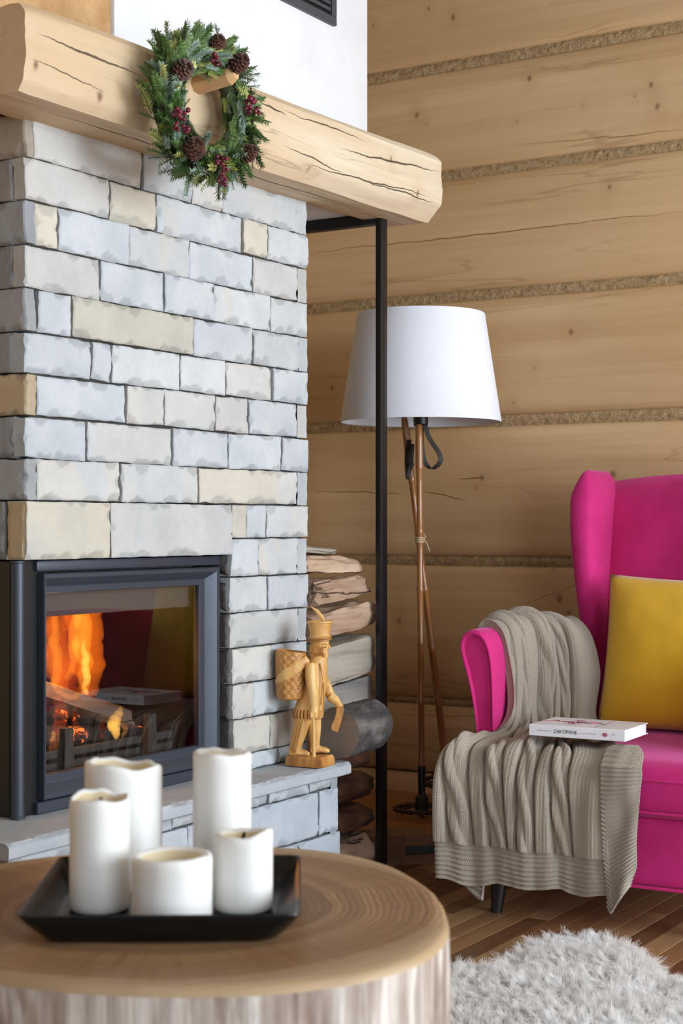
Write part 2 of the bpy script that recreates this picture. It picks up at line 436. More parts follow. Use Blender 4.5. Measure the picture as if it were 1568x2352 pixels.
# ------------------------------------------------------------------ stone fireplace
GREY, BLUE, WARM, BEIGE, BROWN = '#c3c6c7', '#bfc4c7', '#c6c4c0', '#c9c2b3', '#a8926f'
fp = thing('stone_fireplace', 'tall fireplace chimney of rough grey split-face stone blocks', 'fireplace', (-2.45, 2.84, .367))
rst = random.Random(11)
def stone(parent, quad, nrm, thick, col, beige=0.0, proud=None, res=.0055, chips=1.0, name='stone', gap=.0028, edge=1.0):
    """one block: quad = 4 world corners (a0 bottom, a1 bottom, a1 top, a0 top) of its face, nrm outward"""
    P = [Vector(q) for q in quad]; n = Vector(nrm)
    Wd = (P[1] - P[0]).length; Hh = (P[3] - P[0]).length
    ctr = sum(P, Vector()) / 4
    uu, vv_ = (P[1] - P[0]).normalized(), (P[3] - P[0]).normalized()
    nu, nv = max(4, int(Wd / res)), max(4, int(Hh / res))
    sd = rst.random() * 100
    pr = rst.uniform(-.001, .0045) if proud is None else proud
    tl = (rst.uniform(-.012, .012), rst.uniform(-.02, .02))
    cl = []
    for e in range(4):
        L = Wd if e in (0, 2) else Hh
        m = int(L / .03 * (1.0 if e == 0 else .55 if e == 2 else .45) * chips * rst.uniform(.5, 1.2))
        for _ in range(m):
            t = rst.random() * L; r = rst.uniform(.006, .019) * (1.15 if e in (0, 2) else .75)
            q = [(t, 0), (Wd, t), (t, Hh), (0, t)][e]
            cl.append((q[0], q[1], r * rst.uniform(.8, 1.5), r * rst.uniform(.6, 1.1), rst.uniform(.0016, .0042)))
    verts, chipv = [], []
    g = gap / 2
    for j in range(nv + 1):
        for i in range(nu + 1):
            # finer spacing towards the edges
            a = .5 - .5 * math.cos(math.pi * i / nu); b = .5 - .5 * math.cos(math.pi * j / nv)
            a = lerp(i / nu, a, .35); b = lerp(j / nv, b, .35)
            x, y = a * Wd, b * Hh
            p = P[0] * (1 - a) * (1 - b) + P[1] * a * (1 - b) + P[2] * a * b + P[3] * (1 - a) * b
            dl, dr, db, dt = x, Wd - x, y, Hh - y
            d = min(dl, dr, db, dt)
            # ragged outline
            wl = math.exp(-dl / .02); wr = math.exp(-dr / .02); wb = math.exp(-db / .02); wt = math.exp(-dt / .02)
            jl = g + edge * .0034 * (.4 + fr(y * 28, sd, 1)) if True else 0
            jr = g + edge * .0034 * (.4 + fr(y * 28, sd, 5)); jb = g + edge * .0018 * (.3 + fr(x * 22, sd, 9)); jt = g + edge * .0018 * (.3 + fr(x * 22, sd, 13))
            p = p + uu * (wl * max(jl, 0) - wr * max(jr, 0)) + vv_ * (wb * max(jb, 0) - wt * max(jt, 0))
            h = pr + tl[0] * (x - Wd / 2) + tl[1] * (y - Hh / 2) * .6 + .0011 * fr(x * 20, y * 20, sd) + .0006 * nz(x * 120, y * 120, sd)
            h -= .0030 * edge * math.exp(-d / .0018)
            ch = 0.0
            for (cx, cy, ra, rb, dp) in cl:
                ex, ey = (x - cx) / ra, (y - cy) / rb
                s = ex * ex + ey * ey
                if s < 1.15:
                    s += .18 * nz(x * 140, y * 140, cx * 50)
                    if s < 1:
                        q = .45 + .75 * (1 - s)
                        h -= dp * q * (1 if ch == 0 else .5); ch = 1.0
            if d < .0025: ch = max(ch, .55)
            verts.append(p + n * h); chipv.append(ch)
    W = nu + 1
    faces = [(j * W + i, j * W + i + 1, (j + 1) * W + i + 1, (j + 1) * W + i) for j in range(nv) for i in range(nu)]
    loop = [i for i in range(W)] + [j * W + nu for j in range(1, nv + 1)] + [nv * W + i for i in range(nu - 1, -1, -1)] + [j * W for j in range(nv - 1, 0, -1)]
    b0 = len(verts); Lp = len(loop)
    for ring in (.45, 1.0):
        for q in loop:
            p = verts[q]
            verts.append(p - n * thick * ring + n * .002 * nz(p.y * 60, p.z * 60, sd + ring) + (uu * nz(p.z * 70, ring * 9, sd) + vv_ * nz(p.y * 70, ring * 9, sd)) * .0016 * edge); chipv.append(.8)
    for r in range(2):
        for i in range(Lp):
            i2 = (i + 1) % Lp
            A, B = (loop[i], loop[i2]) if r == 0 else (b0 + i, b0 + i2)
            faces.append((B, A, b0 + r * Lp + i, b0 + r * Lp + i2))
    # keep the winding outward
    t0 = verts[faces[0][0]]; nn = (verts[faces[0][1]] - t0).cross(verts[faces[0][3]] - t0)
    if nn.dot(n) < 0: faces = [q[::-1] for q in faces]
    ob = mobj(name, verts, faces, M['stone'], parent, sharp=.6, origin=ctr)
    at_ = ob.data.attributes.new('chip', 'FLOAT', 'POINT'); at_.data.foreach_set('value', chipv)
    cc = S(col); jv = rst.uniform(.93, 1.05)
    ob.color = (cc[0] * jv, cc[1] * jv, cc[2] * jv, 1 - beige)
    return ob

YL, YR = 2.331, 3.354; ZH_ = .367
def YX(px): return onX(px, 1200, XF).y
B = [1.766, 1.677, 1.593, 1.506, 1.420, 1.333, 1.251, 1.1665, 1.082, .9985, .9185, .828, .7435, .660, .575, .4915, .406, .367]
g_, b_, w_, e_, r_ = GREY, BLUE, WARM, BEIGE, BROWN
ROWS = {   # course: (joints in px, colour and beige share of each block)
    0: ([74, 327, 442, 513, 682], [(g_, .55), (b_, 0), (w_, .5), (g_, .3)]),
    1: ([57, 252, 360, 557, 614, 707], [(w_, .3), (e_, .2), (b_, .55), (e_, .3), (g_, 0)]),
    2: ([79, 135, 297, 437, 581, 686], [(e_, .1), (b_, 0), (g_, .7), (b_, 0), (w_, .1)]),
    3: ([57, 233, 377, 491, 623, 707], [(w_, 0), (b_, 0), (b_, 0), (g_, .5), (g_, .2)]),
    4: ([88, 166, 443, 581, 687], [(b_, 0), ('#b9b5a8', .15), (b_, .3), (g_, 0)]),
    5: ([58, 211, 257, 413, 519, 626, 707], [(b_, 0), (b_, 0), (g_, 0), (g_, 0), (w_, .2), (b_, 0)]),
    6: ([84, 291, 377, 495, 572, 685], [(b_, 0), (w_, .2), (g_, .3), (w_, .1), (b_, 0)]),
    7: ([58, 201, 398, 525, 647, 707], [(b_, 0), (g_, .25), (b_, 0), (b_, 0), (b_, 0)]),
    8: ([86, 278, 457, 684], [(g_, .6), (g_, .35), (w_, .8)]),
}
TH_L = .026
for r, (J, cols) in ROWS.items():
    zt, zb = B[r], B[r + 1]
    for i in range(len(J) - 1):
        ya, yc = YX(J[i]), YX(J[i + 1])
        if J[i] <= 60: ya = YL
        if J[i + 1] >= 705: yc = YR
        dz = [rst.uniform(-.002, .002) for _ in range(4)]
        stone(fp, [(XF, ya, zb + dz[0]), (XF, yc, zb + dz[1]), (XF, yc, zt + dz[2]), (XF, ya, zt + dz[3])], (1, 0, 0), .03, cols[i][0], cols[i][1])
    # cladding of the two sides: its thickness shows in the face on every other course
    lead = r % 2 == 0
    xs = XF + (.002 if lead else -.031)
    sc_ = [('#a59a89', .4), ('#8f8d8a', .2), ('#9c9fa3', 0), ('#8a8a8a', 0), ('#a0a2a4', 0), ('#8d8d8f', 0), ('#b49a72', .6), ('#8f9194', 0), ('#a5a7a9', 0)][r]  # left side blocks mostly darker, that side's shade put into their colour
    xb = X0 + .06
    xm = xs - rst.uniform(.16, .3)
    stone(fp, [(xm, YL, zb), (xs, YL, zb), (xs, YL, zt), (xm, YL, zt)], (0, -1, 0), .026 if lead else .03, sc_[0], sc_[1], proud=rst.uniform(-.002, .001))
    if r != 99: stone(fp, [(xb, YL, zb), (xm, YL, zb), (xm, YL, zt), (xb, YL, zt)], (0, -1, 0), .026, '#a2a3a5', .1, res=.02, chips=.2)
    xs = XF + (.001 if lead else -.031)
    stone(fp, [(xs, YR, zb), (xb, YR, zb), (xb, YR, zt), (xs, YR, zt)], (0, 1, 0), (YR - YX(J[-1]) - .0015 if lead else .03), BLUE if r in (4, 8) else WARM if r in (2, 6) else GREY, 0, res=.012, chips=.5, proud=0)

def pxz(px, py): p = onX(px, py, XF); return (XF, p.y, p.z)
ZL0 = .8795
# lintel over the fire opening: two slabs, the right one with its notched shoulder
o = stone(fp, [(XF, YL, ZL0), (XF, YX(254), ZL0), (XF, YX(254), B[9]), (XF, YL, B[9])], (1, 0, 0), .05, '#bfbbb0', .6, name='lintel', proud=.003, edge=.6)
o = stone(fp, [(XF, YX(254), ZL0), (XF, YX(532), ZL0), (XF, YX(532), B[9]), (XF, YX(254), B[9])], (1, 0, 0), .05, '#b9bab8', .15, name='lintel', proud=.003, edge=.6)
stone(fp, [(XF, YX(531), B[10]), (XF, YX(565), B[10]), (XF, YX(565), B[9]), (XF, YX(531), B[9])], (1, 0, 0), .05, '#c5bfb2', .4, proud=.003, edge=.5)
stone(fp, [(XF - .30, YL, ZL0), (XF - .052, YL, ZL0), (XF - .052, YL, B[9]), (XF - .30, YL, B[9])], (0, -1, 0), .03, '#8a8a8a', 0)  # left side beside the lintel, its shade put into the grey
stone(fp, [(XF - .048, YL, ZL0), (XF + .001, YL, ZL0), (XF + .001, YL, B[9]), (XF - .048, YL, B[9])], (0, -1, 0), .004, '#b39a74', .6, proud=0, chips=0)
RROWS = {9: ([565, 611, 707], [(b_, 0), (g_, .7)]), 10: ([530, 594, 685], [(b_, 0), (g_, .6)]), 11: ([528, 614, 707], [(g_, .1), (b_, 0)]),
         12: ([528, 688], [('#b7b8b6', 0)]), 13: ([532, 625, 707], [(w_, .2), (b_, 0)]), 14: ([532, 582, 707], [(w_, .3), (b_, 0)]),
         15: ([534, 620, 707], [('#bdbab2', .3), ('#a9a49c', .4)]), 16: ([534, 640, 707], [(b_, 0), (b_, 0)])}
for r, (J, cols) in RROWS.items():
    zt, zb = B[r], B[r + 1]
    for i in range(len(J) - 1):
        ya, yc = YX(J[i]), (YR if J[i + 1] >= 705 else YX(J[i + 1]))
        stone(fp, [(XF, ya, zb), (XF, yc, zb), (XF, yc, zt), (XF, ya, zt)], (1, 0, 0), .035, cols[i][0], cols[i][1])
    if r > 9:                     # the jamb of the fire opening, the rough side of each course, coloured dark for shade and soot
        yj = YX(J[0]) + rst.uniform(-.004, .002)
        stone(fp, [(XF - .16, yj, zb), (XF - .006, yj, zb), (XF - .006, yj, zt), (XF - .16, yj, zt)], (0, -1, 0), .03, '#48433f', .0, chips=1.6, proud=0, edge=1.5)
    lead = r % 2 == 0
    xs = XF + (.001 if lead else -.036)
    stone(fp, [(xs, YR, zb), (X0 + .06, YR, zb), (X0 + .06, YR, zt), (xs, YR, zt)], (0, 1, 0), (YR - YX(J[-1]) - .0015 if J[-1] < 705 else .03), GREY, 0, res=.012, chips=.5, proud=0)
# what the joints show: the dark bed behind the blocks
mb = MB()
mb.add(*boxm(X0 + .05, XF - .012, YL + .022, YR - .014, B[9], B[0] - .004))
mb.add(*boxm(X0 + .05, XF - .012, YX(534), YR - .014, ZH_ + .0005, B[9]))
mobj('masonry_core', mb, None, M['mortar'], fp, smooth=False)

# ------------------------------------------------------------------ hearth
XH = -2.052; ZH = .367; YHL, YHR = 2.15, 3.352
hb = onX(817, 1775, XH).z
he = thing('stone_hearth', 'low raised hearth with pale stone slab under the fireplace glass', 'hearth', (-2.3, 2.7, 0))
def rough_slab(x0, x1, y0, y1, z0, z1, nm, col, sd):
    """thick slab with riven upper edge along its front"""
    nx, ny = 22, 150
    def fn(a, b):
        y = lerp(y0, y1, b); t = a * nx
        prof = [(x0, z0), (x1 - .02, z0)]
        return None
    v, chip = [], []
    R = []
    xs = [x0, lerp(x0, x1, .5), x1 - .05, x1 - .03, x1 - .018, x1 - .010, x1 - .005, x1 - .0015, x1, x1, x1 - .004, x0]
    for j in range(ny + 1):
        y = lerp(y0, y1, j / ny)
        e = .010 * (.5 + fr(y * 14, sd)) ; e = max(.001, e)
        wv = .003 * fr(y * 5, sd + 3)
        for i, x in enumerate(xs):
            if i <= 7:
                d = x1 - x
                z = z1 + .0012 * fr(x * 14, y * 14, sd)
                if d < e: z -= (.005 + .004 * nz(y * 60, sd)) * (1 - d / e) + .002; 
                ch = 1.0 if d < e else 0.0
            elif i == 8: z = z1 - .010; ch = .2
            elif i == 9: z = z0 + .003; ch = .3
            else: z = z0; ch = .5
            v.append((x + (wv + .0015 * nz(y * 70, i, sd) if i > 2 and i < 11 else 0), y, z)); chip.append(ch)
    m = len(xs)
    f = [(j * m + i, j * m + (i + 1) % m, (j + 1) * m + (i + 1) % m, (j + 1) * m + i) for j in range(ny) for i in range(m)]
    f.append(tuple(range(m))[::-1]); f.append(tuple(ny * m + i for i in range(m)))
    f = [q[::-1] for q in f]
    ob = mobj(nm, v, f, M['stone'], he, sharp=.55)
    a_ = ob.data.attributes.new('chip', 'FLOAT', 'POINT'); a_.data.foreach_set('value', chip)
    c_ = S(col); ob.color = (*c_, 1.0)
    return ob
rough_slab(-2.75, XH, YHL, YHR, hb, ZH - .0015, 'slab', '#aeb3b8', 4.0)
XS = XH - .028                    # the masonry stands back under the slab
def YS(px, py): return onX(px, py, XS).y
zs = [hb - .001, hb - .032, hb - .140, hb - .262, 0]
zs[1] = onX(660, 1850, XS).z if False else hb - .030
for r, J in enumerate([[YHL + .03, YHL + .3, YHL + .52, YS(395, 1895), YS(500, 1870), YS(617, 1838), YS(712, 1815), YS(778, 1800), YHR - .02],
                       [YHL + .03, YHL + .25, YHL + .42, YS(430, 1920), YS(575, 1880), YS(732, 1850), YHR - .015],
                       [YHL + .03, YHL + .2, YHL + .5, YS(560, 1930), YS(686, 1925), YS(782, 1920), YHR - .018],
                       [YHL + .03, YHL + .3, YHL + .6, YHL + .9, YHR - .018]]):
    for i in range(len(J) - 1):
        if J[i + 1] - J[i] < .004: continue
        stone(he, [(XS, J[i], zs[r + 1]), (XS, J[i + 1], zs[r + 1]), (XS, J[i + 1], zs[r]), (XS, J[i], zs[r])], (1, 0, 0), .05,
              ['#b4b9bd', '#b3bac2', '#b0b8c0', '#aab0b5'][r], .15 if (i + r) % 3 == 0 else 0, gap=.004, res=.006)
v, f = boxm(-2.78, XS - .014, YHL + .05, YHR - .04, 0, hb - .002); mobj('hearth_core', v, f, M['mortar'], he, smooth=False)
for yy in (YHL + .03,):           # left end wall of the hearth
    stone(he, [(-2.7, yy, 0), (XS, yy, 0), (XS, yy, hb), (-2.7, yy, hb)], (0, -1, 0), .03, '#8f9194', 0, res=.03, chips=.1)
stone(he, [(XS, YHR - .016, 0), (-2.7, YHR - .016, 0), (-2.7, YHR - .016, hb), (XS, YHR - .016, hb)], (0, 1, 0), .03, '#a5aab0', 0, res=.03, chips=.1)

# ------------------------------------------------------------------ mantel beam
def bl_(p, q, w_): a, b = onX(*p, -2.03), onX(*q, -2.03); return (a.y, a.z, b.y, b.z, w_, 2)
BL = [bl_((70, 70), (330, 178), .0028), bl_((590, 232), (660, 268), .003), bl_((640, 250), (850, 325), .002), bl_((770, 338), (1018, 398), .0032), bl_((60, 130), (250, 215), .0015), bl_((640, 330), (800, 400), .002),
      bl_((690, 372), (1000, 455), .0022), bl_((830, 410), (1010, 470), .0022), (2.2, -2.105, 3.6, -2.115, .004, 0)]
M['beam'] = wood('hewn_spruce_beam', '#e2d5bd', '#c3a884', axis=1, rough=.6, contrast=1.0, cracks=.35, bump=.35, mottle=.75, tint='#c8a880', world=True, lines=BL,
                 knots=[(tuple(onX(82, 150, -2.03)), .012), (tuple(onX(230, 220, -2.03)), .016), (tuple(onX(715, 395, -2.03)), .016), (tuple(onX(900, 365, -2.03)), .010), (tuple(onX(960, 445, -2.03)), .012)])
BY0, BY1 = 2.172, 3.79
def beam_mesh(y0, y1, xf, xb, sd, axis=1):
    ny, ns = 120, 96
    v = []
    for j in range(ny + 1):
        t = j / ny; y = lerp(y0, y1, t)
        en = min(t * ny, (1 - t) * ny)
        zt = lerp(1.915, 1.948, t); zb = lerp(1.748, 1.768, t)
        chf = lerp(.016, .046, t) ; cht = .016
        mid = lerp(.06, .075, t)
        # outline: front bottom chamfer -> front -> top -> back -> bottom
        pts = [(xf - .045 * lerp(.35, 1, t), zb), (xf - .004, zb + chf), (xf + .004, zb + mid), (xf, zt - cht), (xf - cht, zt), (xb + .01, zt), (xb, zt - .01), (xb, zb + .06), (-2.192, zb)]
        # resample
        L = [0]
        for i in range(len(pts)):
            p, q = pts[i], pts[(i + 1) % len(pts)]; L.append(L[-1] + math.hypot(q[0] - p[0], q[1] - p[1]))
        extra = []
        for s_ in range(ns):
            d = L[-1] * s_ / ns; i = max(q for q in range(len(pts)) if L[q] <= d + 1e-9)
            u = (d - L[i]) / (L[i + 1] - L[i]); p, q = pts[i], pts[(i + 1) % len(pts)]
            extra.append((lerp(p[0], q[0], u), lerp(p[1], q[1], u)))
        cx, cz = (xf + xb) / 2, (zt + zb) / 2
        sh = 1 - .03 * math.exp(-en / 1.0)
        for (x, z) in extra:
            am = .0026
            x2 = cx + (x - cx) * sh + am * fr(y * 3.2, x * 20, z * 22 + sd, 4) + .005 * nz(y * 1.3, z * 6, sd)
            z2 = cz + (z - cz) * sh + am * fr(y * 3.2 + 9, x * 20, z * 22 + sd, 4) + .004 * nz(y * 1.1, 5, sd)
            v.append((x2, y + .004 * nz(x * 30, z * 30, sd), z2))
    f = [(j * ns + i, (j + 1) * ns + i, (j + 1) * ns + (i + 1) % ns, j * ns + (i + 1) % ns) for j in range(ny) for i in range(ns)]
    f.append(tuple(range(ns))); f.append(tuple(ny * ns + i for i in range(ns))[::-1])
    return v, f
v, f = beam_mesh(BY0, BY1, -2.03, -2.258, 2.0)
mb_ = thing('mantel_beam', 'long rough-hewn pale timber mantel beam with cracks across the chimney', 'beam', (-2.14, 2.98, 1.76))
beam = mobj('timber', v, f, M['beam'], mb_, sharp=.5)
# drying cracks cut along the face, and the open seam under the beam
M['crack'] = plain('crack_shadow', '#3b2a1b', .95)
def crack(pts, w):
    """a narrow wedge-shaped split in the beam face; pts in pixels on the beam front"""
    P = [onX(px, py, -2.0285) for px, py in pts]; v, f = [], []
    n_ = 26
    for i in range(n_ + 1):
        t = i / n_; p = crom(P, t)
        ww = w * math.sin(math.pi * min(max(t, .02), .98)) ** .6 * (.8 + .4 * nz(t * 20, px_seed(pts)))
        x = -2.0265
        v += [(x + .0006, p.y, p.z - ww / 2), (x + .0006, p.y, p.z + ww / 2), (x - .012, p.y, p.z)]
    for i in range(n_):
        a, b = i * 3, i * 3 + 3
        f += [(a, b, b + 1, a + 1)]
    return v, f
def px_seed(p): return p[0][0] * .37
rg = random.Random(5)
for side in (0,):
    v, f = bevbox(X0 + .05, -2.262, 2.176, 2.44, 1.755, 1.93, .012, 2)
rb = tag(mobj('mantel_beam', v, f, wood('return_beam', '#d9b983', '#b08350', axis=0, cracks=.5), sharp=.6), 'short return beam of the mantel along the left chimney side', 'beam')
# peg
pa, pb = onX(436, 197, -2.045), onX(436, 197, -2.045) + Vector((.118, .004, .008))
axis_ = [pa.lerp(pb, t) for t in (0, .3, .7, .88, 1.0)]
v, f = tube(axis_, [.0215, .021, .0195, .0185, .0105], 8, phase=.2)
v = [Vector(p) + Vector((nz(p[0] * 40, p[1] * 40), nz(p[1] * 40, p[2] * 40, 3), nz(p[2] * 40, p[0] * 40, 7))) * .002 for p in v]
mobj('peg', v, f, wood('peg_wood', '#e0bb8a', '#bd8c5c', axis=0, cracks=.4), mb_, sharp=.35)

# ------------------------------------------------------------------ wreath hung on the peg
WX = -1.972
wc = onX(462, 252, WX)
wr = thing('fir_wreath', 'round green fir wreath with pine cones and dark red berries', 'wreath', tuple(wc))
def needle_mat(nm, a, b):
    k = NT(nm); r = k.n('ObjectInfo', out=5); n = k.noise(k.coord(), 40, 2)
    c = k.ramp(k.math('ADD', k.math('MULTIPLY', r, .6), k.math('MULTIPLY', n, .4)), [(.1, S(a)), (.9, S(b))])
    return k.done(c, .5, Subsurface_Weight=.0)
NM = [needle_mat('fir_needles', '#3c5c35', '#88a65e'), needle_mat('spruce_needles_blue', '#54705f', '#b0c5b2'), needle_mat('needles_yellow_green', '#8c9c48', '#d2d688'), needle_mat('needles_deep', '#2a4c26', '#62873f')]
M['twig'] = plain('twig_bark', '#5a4630', .9)
def sprig_mesh(sd, L=.075, flat=.5, nl=.020):
    r = random.Random(sd); mb = MB()
    bend = r.uniform(-.25, .25)
    def ax(t): return Vector((L * t, bend * L * t * t, .12 * L * t * t))
    mb.add(*tube([ax(t) for t in (0, .5, 1)], [.0016, .0013, .0006], 4), 1)
    n_ = 64
    for i in range(n_):
        t = .08 + .92 * i / n_; p = ax(t); an = i * 2.4 + r.uniform(-.4, .4)
        side = Vector((0, math.cos(an), flat * math.sin(an) + .25)).normalized()
        l = nl * (1 - .35 * t) * r.uniform(.75, 1.1)
        d = (side * .8 + Vector((.75, 0, 0))).normalized()
        q = Vector((d.y, -d.x, 0)).normalized() * .0016
        u = d.cross(q).normalized() * .0006
        mid = p + d * l * .5; tip = p + d * l + Vector((0, 0, -.0015))
        mb.add([p - q * .6, p + q * .6, mid + q + u, mid - q + u, tip], [(0, 1, 2, 3), (3, 2, 4)], 0)
    return mb
SPR = [[None] * 4 for _ in range(5)]
def get_sprig(i, m):
    if SPR[i][m] is None:
        mb = sprig_mesh(50 + i, .066 + .006 * (i % 3), [.5, .8, .3, .6, .9][i], [.024, .021, .026, .020, .023][i])
        me = bpy.data.meshes.new('sprig'); me.from_pydata([tuple(p) for p in mb.v], [], mb.f)
        me.materials.append(NM[m]); me.materials.append(M['twig']); me.polygons.foreach_set('material_index', mb.fm); setmesh(me, True)
        SPR[i][m] = me
    return SPR[i][m]
rw = random.Random(21)
RA, RB_ = .113, .043
# straw ring that carries the sprigs
def torus(R, r, n=40, m=10):
    def fn(a, b):
        A, Bb = 2 * math.pi * a, 2 * math.pi * b
        return (r * math.cos(Bb), (R + r * math.sin(Bb)) * math.cos(A) * 1.12, (R + r * math.sin(Bb)) * math.sin(A) * .96)
    return gridm(fn, n, m, wrapu=True)
v, f = torus(RA, .022)
mobj('straw_ring', [Vector(p) * 1.0 for p in v], f, plain('moss_ring', '#33391f', .95, bumpy=.6), wr, world=False, origin=(0, 0, 0))
NS = 290
FOL = [MB() for _ in range(4)]
for i in range(NS + 330):
    A = 2 * math.pi * (i / NS) + rw.uniform(-.06, .06)
    Bq = rw.uniform(-.45, math.pi - .1)          # 0 = outer rim, pi = inner rim, pi/2 = towards the room
    rr = RB_ * (rw.uniform(.72, .95) if i < NS else rw.uniform(.42, .72))
    if i >= NS: Bq = rw.uniform(-.8, math.pi + .7)
    c_, s_ = math.cos(A), math.sin(A)
    rad = Vector((0, c_, s_)); tan = Vector((0, -s_, c_)); out = Vector((1, 0, 0))
    nrm = (rad * math.cos(Bq) + out * math.sin(Bq)).normalized()
    pos = Vector((0, RA * c_ * 1.12, RA * s_ * .96)) + nrm * rr
    sgn = -1 if rw.random() < .93 else 1
    d = (tan * sgn * rw.uniform(.4, 1) + nrm * rw.uniform(.15, 1.0) + Vector((rw.uniform(-.35, .35) for _ in range(3)))).normalized()
    if math.cos(Bq) < -.4: d = (tan * sgn + nrm * rw.uniform(-.1, .1)).normalized()
    if abs(pos.y + wc.y - pa.y) < .034 and abs(pos.z + wc.z - pa.z) < .040: continue
    z_ = (nrm - d * nrm.dot(d)).normalized(); y_ = z_.cross(d)
    if i >= NS:                                   # the deeper layer, too dense to tell apart
        sc_ = rw.uniform(.55, .8) * (.8 if math.cos(Bq) < -.3 else 1); mi = rw.choices([0, 1, 2, 3], [5, 3, 1.5, 4])[0]
        ms = get_sprig(rw.randrange(5), mi); m4 = Matrix.Translation(pos - d * .02) @ Matrix((d, y_, z_)).transposed().to_4x4() @ Matrix.Scale(sc_, 4)
        FOL[mi].add([m4 @ q.co for q in ms.vertices], [tuple(q.vertices) for q in ms.polygons])
        continue
    me = get_sprig(rw.randrange(5), rw.choices([0, 1, 2, 3], [5, 3.2, 2, 3.5])[0])
    so = bpy.data.objects.new('fir_sprig', me); COL.objects.link(so); so.parent = wr
    sc_ = rw.uniform(.62, .9) * (.75 if math.cos(Bq) < -.3 else 1)
    m4 = Matrix((d, y_, z_)).transposed().to_4x4(); so.matrix_local = Matrix.Translation(pos - d * .02) @ m4 @ Matrix.Scale(sc_, 4)
mb = MB()
for mi in range(4): mb.add(FOL[mi].v, FOL[mi].f, mi)
fo = mobj('inner_foliage', mb.v, mb.f, NM, wr, world=False, origin=(0, 0, 0), fm=mb.fm, sharp=None); fo['kind'] = 'stuff'
# pine cones and berries
k = NT('pine_cone_scale'); n = k.noise(k.coord(), 60, 3)
M['cone'] = k.done(k.ramp(n, [(.3, S('#301c16')), (.7, S('#6b4232'))]), .6)
mb = MB(); NC = 58
for i in range(NC):
    t = i / NC; an = i * 2.39996; ph = t * math.pi * .92 + .08
    r_c = .0155 * math.sin(ph) ** .8 + .001; z_ = -.021 + .044 * t
    d = Vector((math.cos(an), math.sin(an), .35 + .9 * t)).normalized(); s_ = Vector((-math.sin(an), math.cos(an), 0)); u = d.cross(s_)
    p = Vector((math.cos(an) * r_c * .45, math.sin(an) * r_c * .45, z_)); l = .012 * (1 - .5 * t); wd = .0055 * (1 - .45 * t)
    q = [p - s_ * wd * .4, p + s_ * wd * .4, p + d * l + s_ * wd, p + d * l * 1.25 - u * .0015, p + d * l - s_ * wd, p + d * l * .6 + u * .0022]
    mb.add(q, [(0, 1, 5), (1, 2, 5), (2, 3, 5), (3, 4, 5), (4, 0, 5), (4, 3, 2), (4, 2, 1, 0)])
mb.add(*lathe([(.001, -.022), (.009, -.012), (.01, 0), (.006, .014), (.001, .022)], 10))
cone0 = None
for (px, py, sz) in [(419, 159, 1.25), (549, 144, 1.2), (447, 340, 1.25), (571, 351, 1.05), (500, 97, .95)]:
    p = onX(px, py, WX + .055) - wc
    if cone0 is None:
        co = cone0 = mobj('pine_cone', mb, None, M['cone'], wr, world=False, origin=(0, 0, 0), sharp=.5)
    else: co = copyo(cone0, wr)
    co.location = p; co.rotation_euler = (0, 1.35 + rw.uniform(-.25, .25), rw.uniform(-.75, -.2)); co.scale = (sz * 1.05, sz * 1.05, sz * .72)
k = NT('berry_skin'); n = k.n('ObjectInfo', out=5); n2 = k.noise(k.coord(), 55, 2)
M['berry'] = k.done(k.ramp(n2, [(.3, S('#3a101c')), (.6, S('#761a2e')), (.8, S('#4d2238'))]), .35)
for ci, (px, py, nb, sy, szz, cn) in enumerate([(488, 133, 9, .018, .014, 0), (413, 273, 22, .024, .03, 0), (574, 244, 18, .022, .022, 0), (508, 391, 20, .015, .038, 0)]):
    mb = MB(); p = onX(px, py, WX + .06) - wc
    for i in range(nb):
        q = p + Vector((rw.uniform(-.008, .012), rw.uniform(-1, 1) * sy * .8, rw.uniform(-1, 1) * szz * .8)); r_b = rw.uniform(.0042, .0056)
        mb.add(*lathe([(r_b * math.sin(math.pi * max(.03, min(.97, t / 6))), -r_b * math.cos(math.pi * t / 6)) for t in range(7)], 8, q))
    bo = mobj('berry_cluster', mb, None, M['berry'], wr, world=False, sharp=3)
    bo['label'] = 'dark red berry cluster'

# ------------------------------------------------------------------ fireplace insert
XD = -2.196                       # front of the door frame
ins = thing('fireplace_insert', 'dark grey cast-iron fireplace insert with glazed door and burning fire', 'fireplace insert', (-2.4, 2.66, ZH))
def fYZ(px, py, x): p = onX(px, py, x); return p.y, p.z
dy0, dz1 = fYZ(102, 1317, XD); dy1 = fYZ(506, 1298, XD)[0]; dz0 = fYZ(100, 1840, XD)[1]
gy0, gz1 = fYZ(116, 1364, XD); gy1 = fYZ(472, 1343, XD)[0]; gz0 = fYZ(114, 1783, XD)[1]
dz0 = max(dz0, ZH + .018)
def picture_frame(prof, y0, y1, z0, z1, gy0, gy1, gz0, gz1):
    """prof: list of (t, x): t 0 = outer edge, 1 = glass edge"""
    v, f = [], []
    for t, x in prof:
        a, b, c, d = lerp(y0, gy0, t), lerp(y1, gy1, t), lerp(z0, gz0, t), lerp(z1, gz1, t)
        v += [(x, a, c), (x, b, c), (x, b, d), (x, a, d)]
    for i in range(len(prof) - 1):
        for q in range(4):
            f.append((i * 4 + q, i * 4 + (q + 1) % 4, (i + 1) * 4 + (q + 1) % 4, (i + 1) * 4 + q))
    return v, f
door = mobj('door_frame', *picture_frame([(0, XD - .045), (0, XD - .003), (.06, XD), (.24, XD), (.30, XD - .002), (.62, XD - .016), (.68, XD - .017), (.97, XD - .017), (1, XD - .019), (1, XD - .035)], dy0, dy1, dz0, dz1, gy0, gy1, gz0, gz1), M['iron'], ins, sharp=.25)
k = NT('stove_glass'); fz = k.n('Fresnel', {'IOR': 1.75})
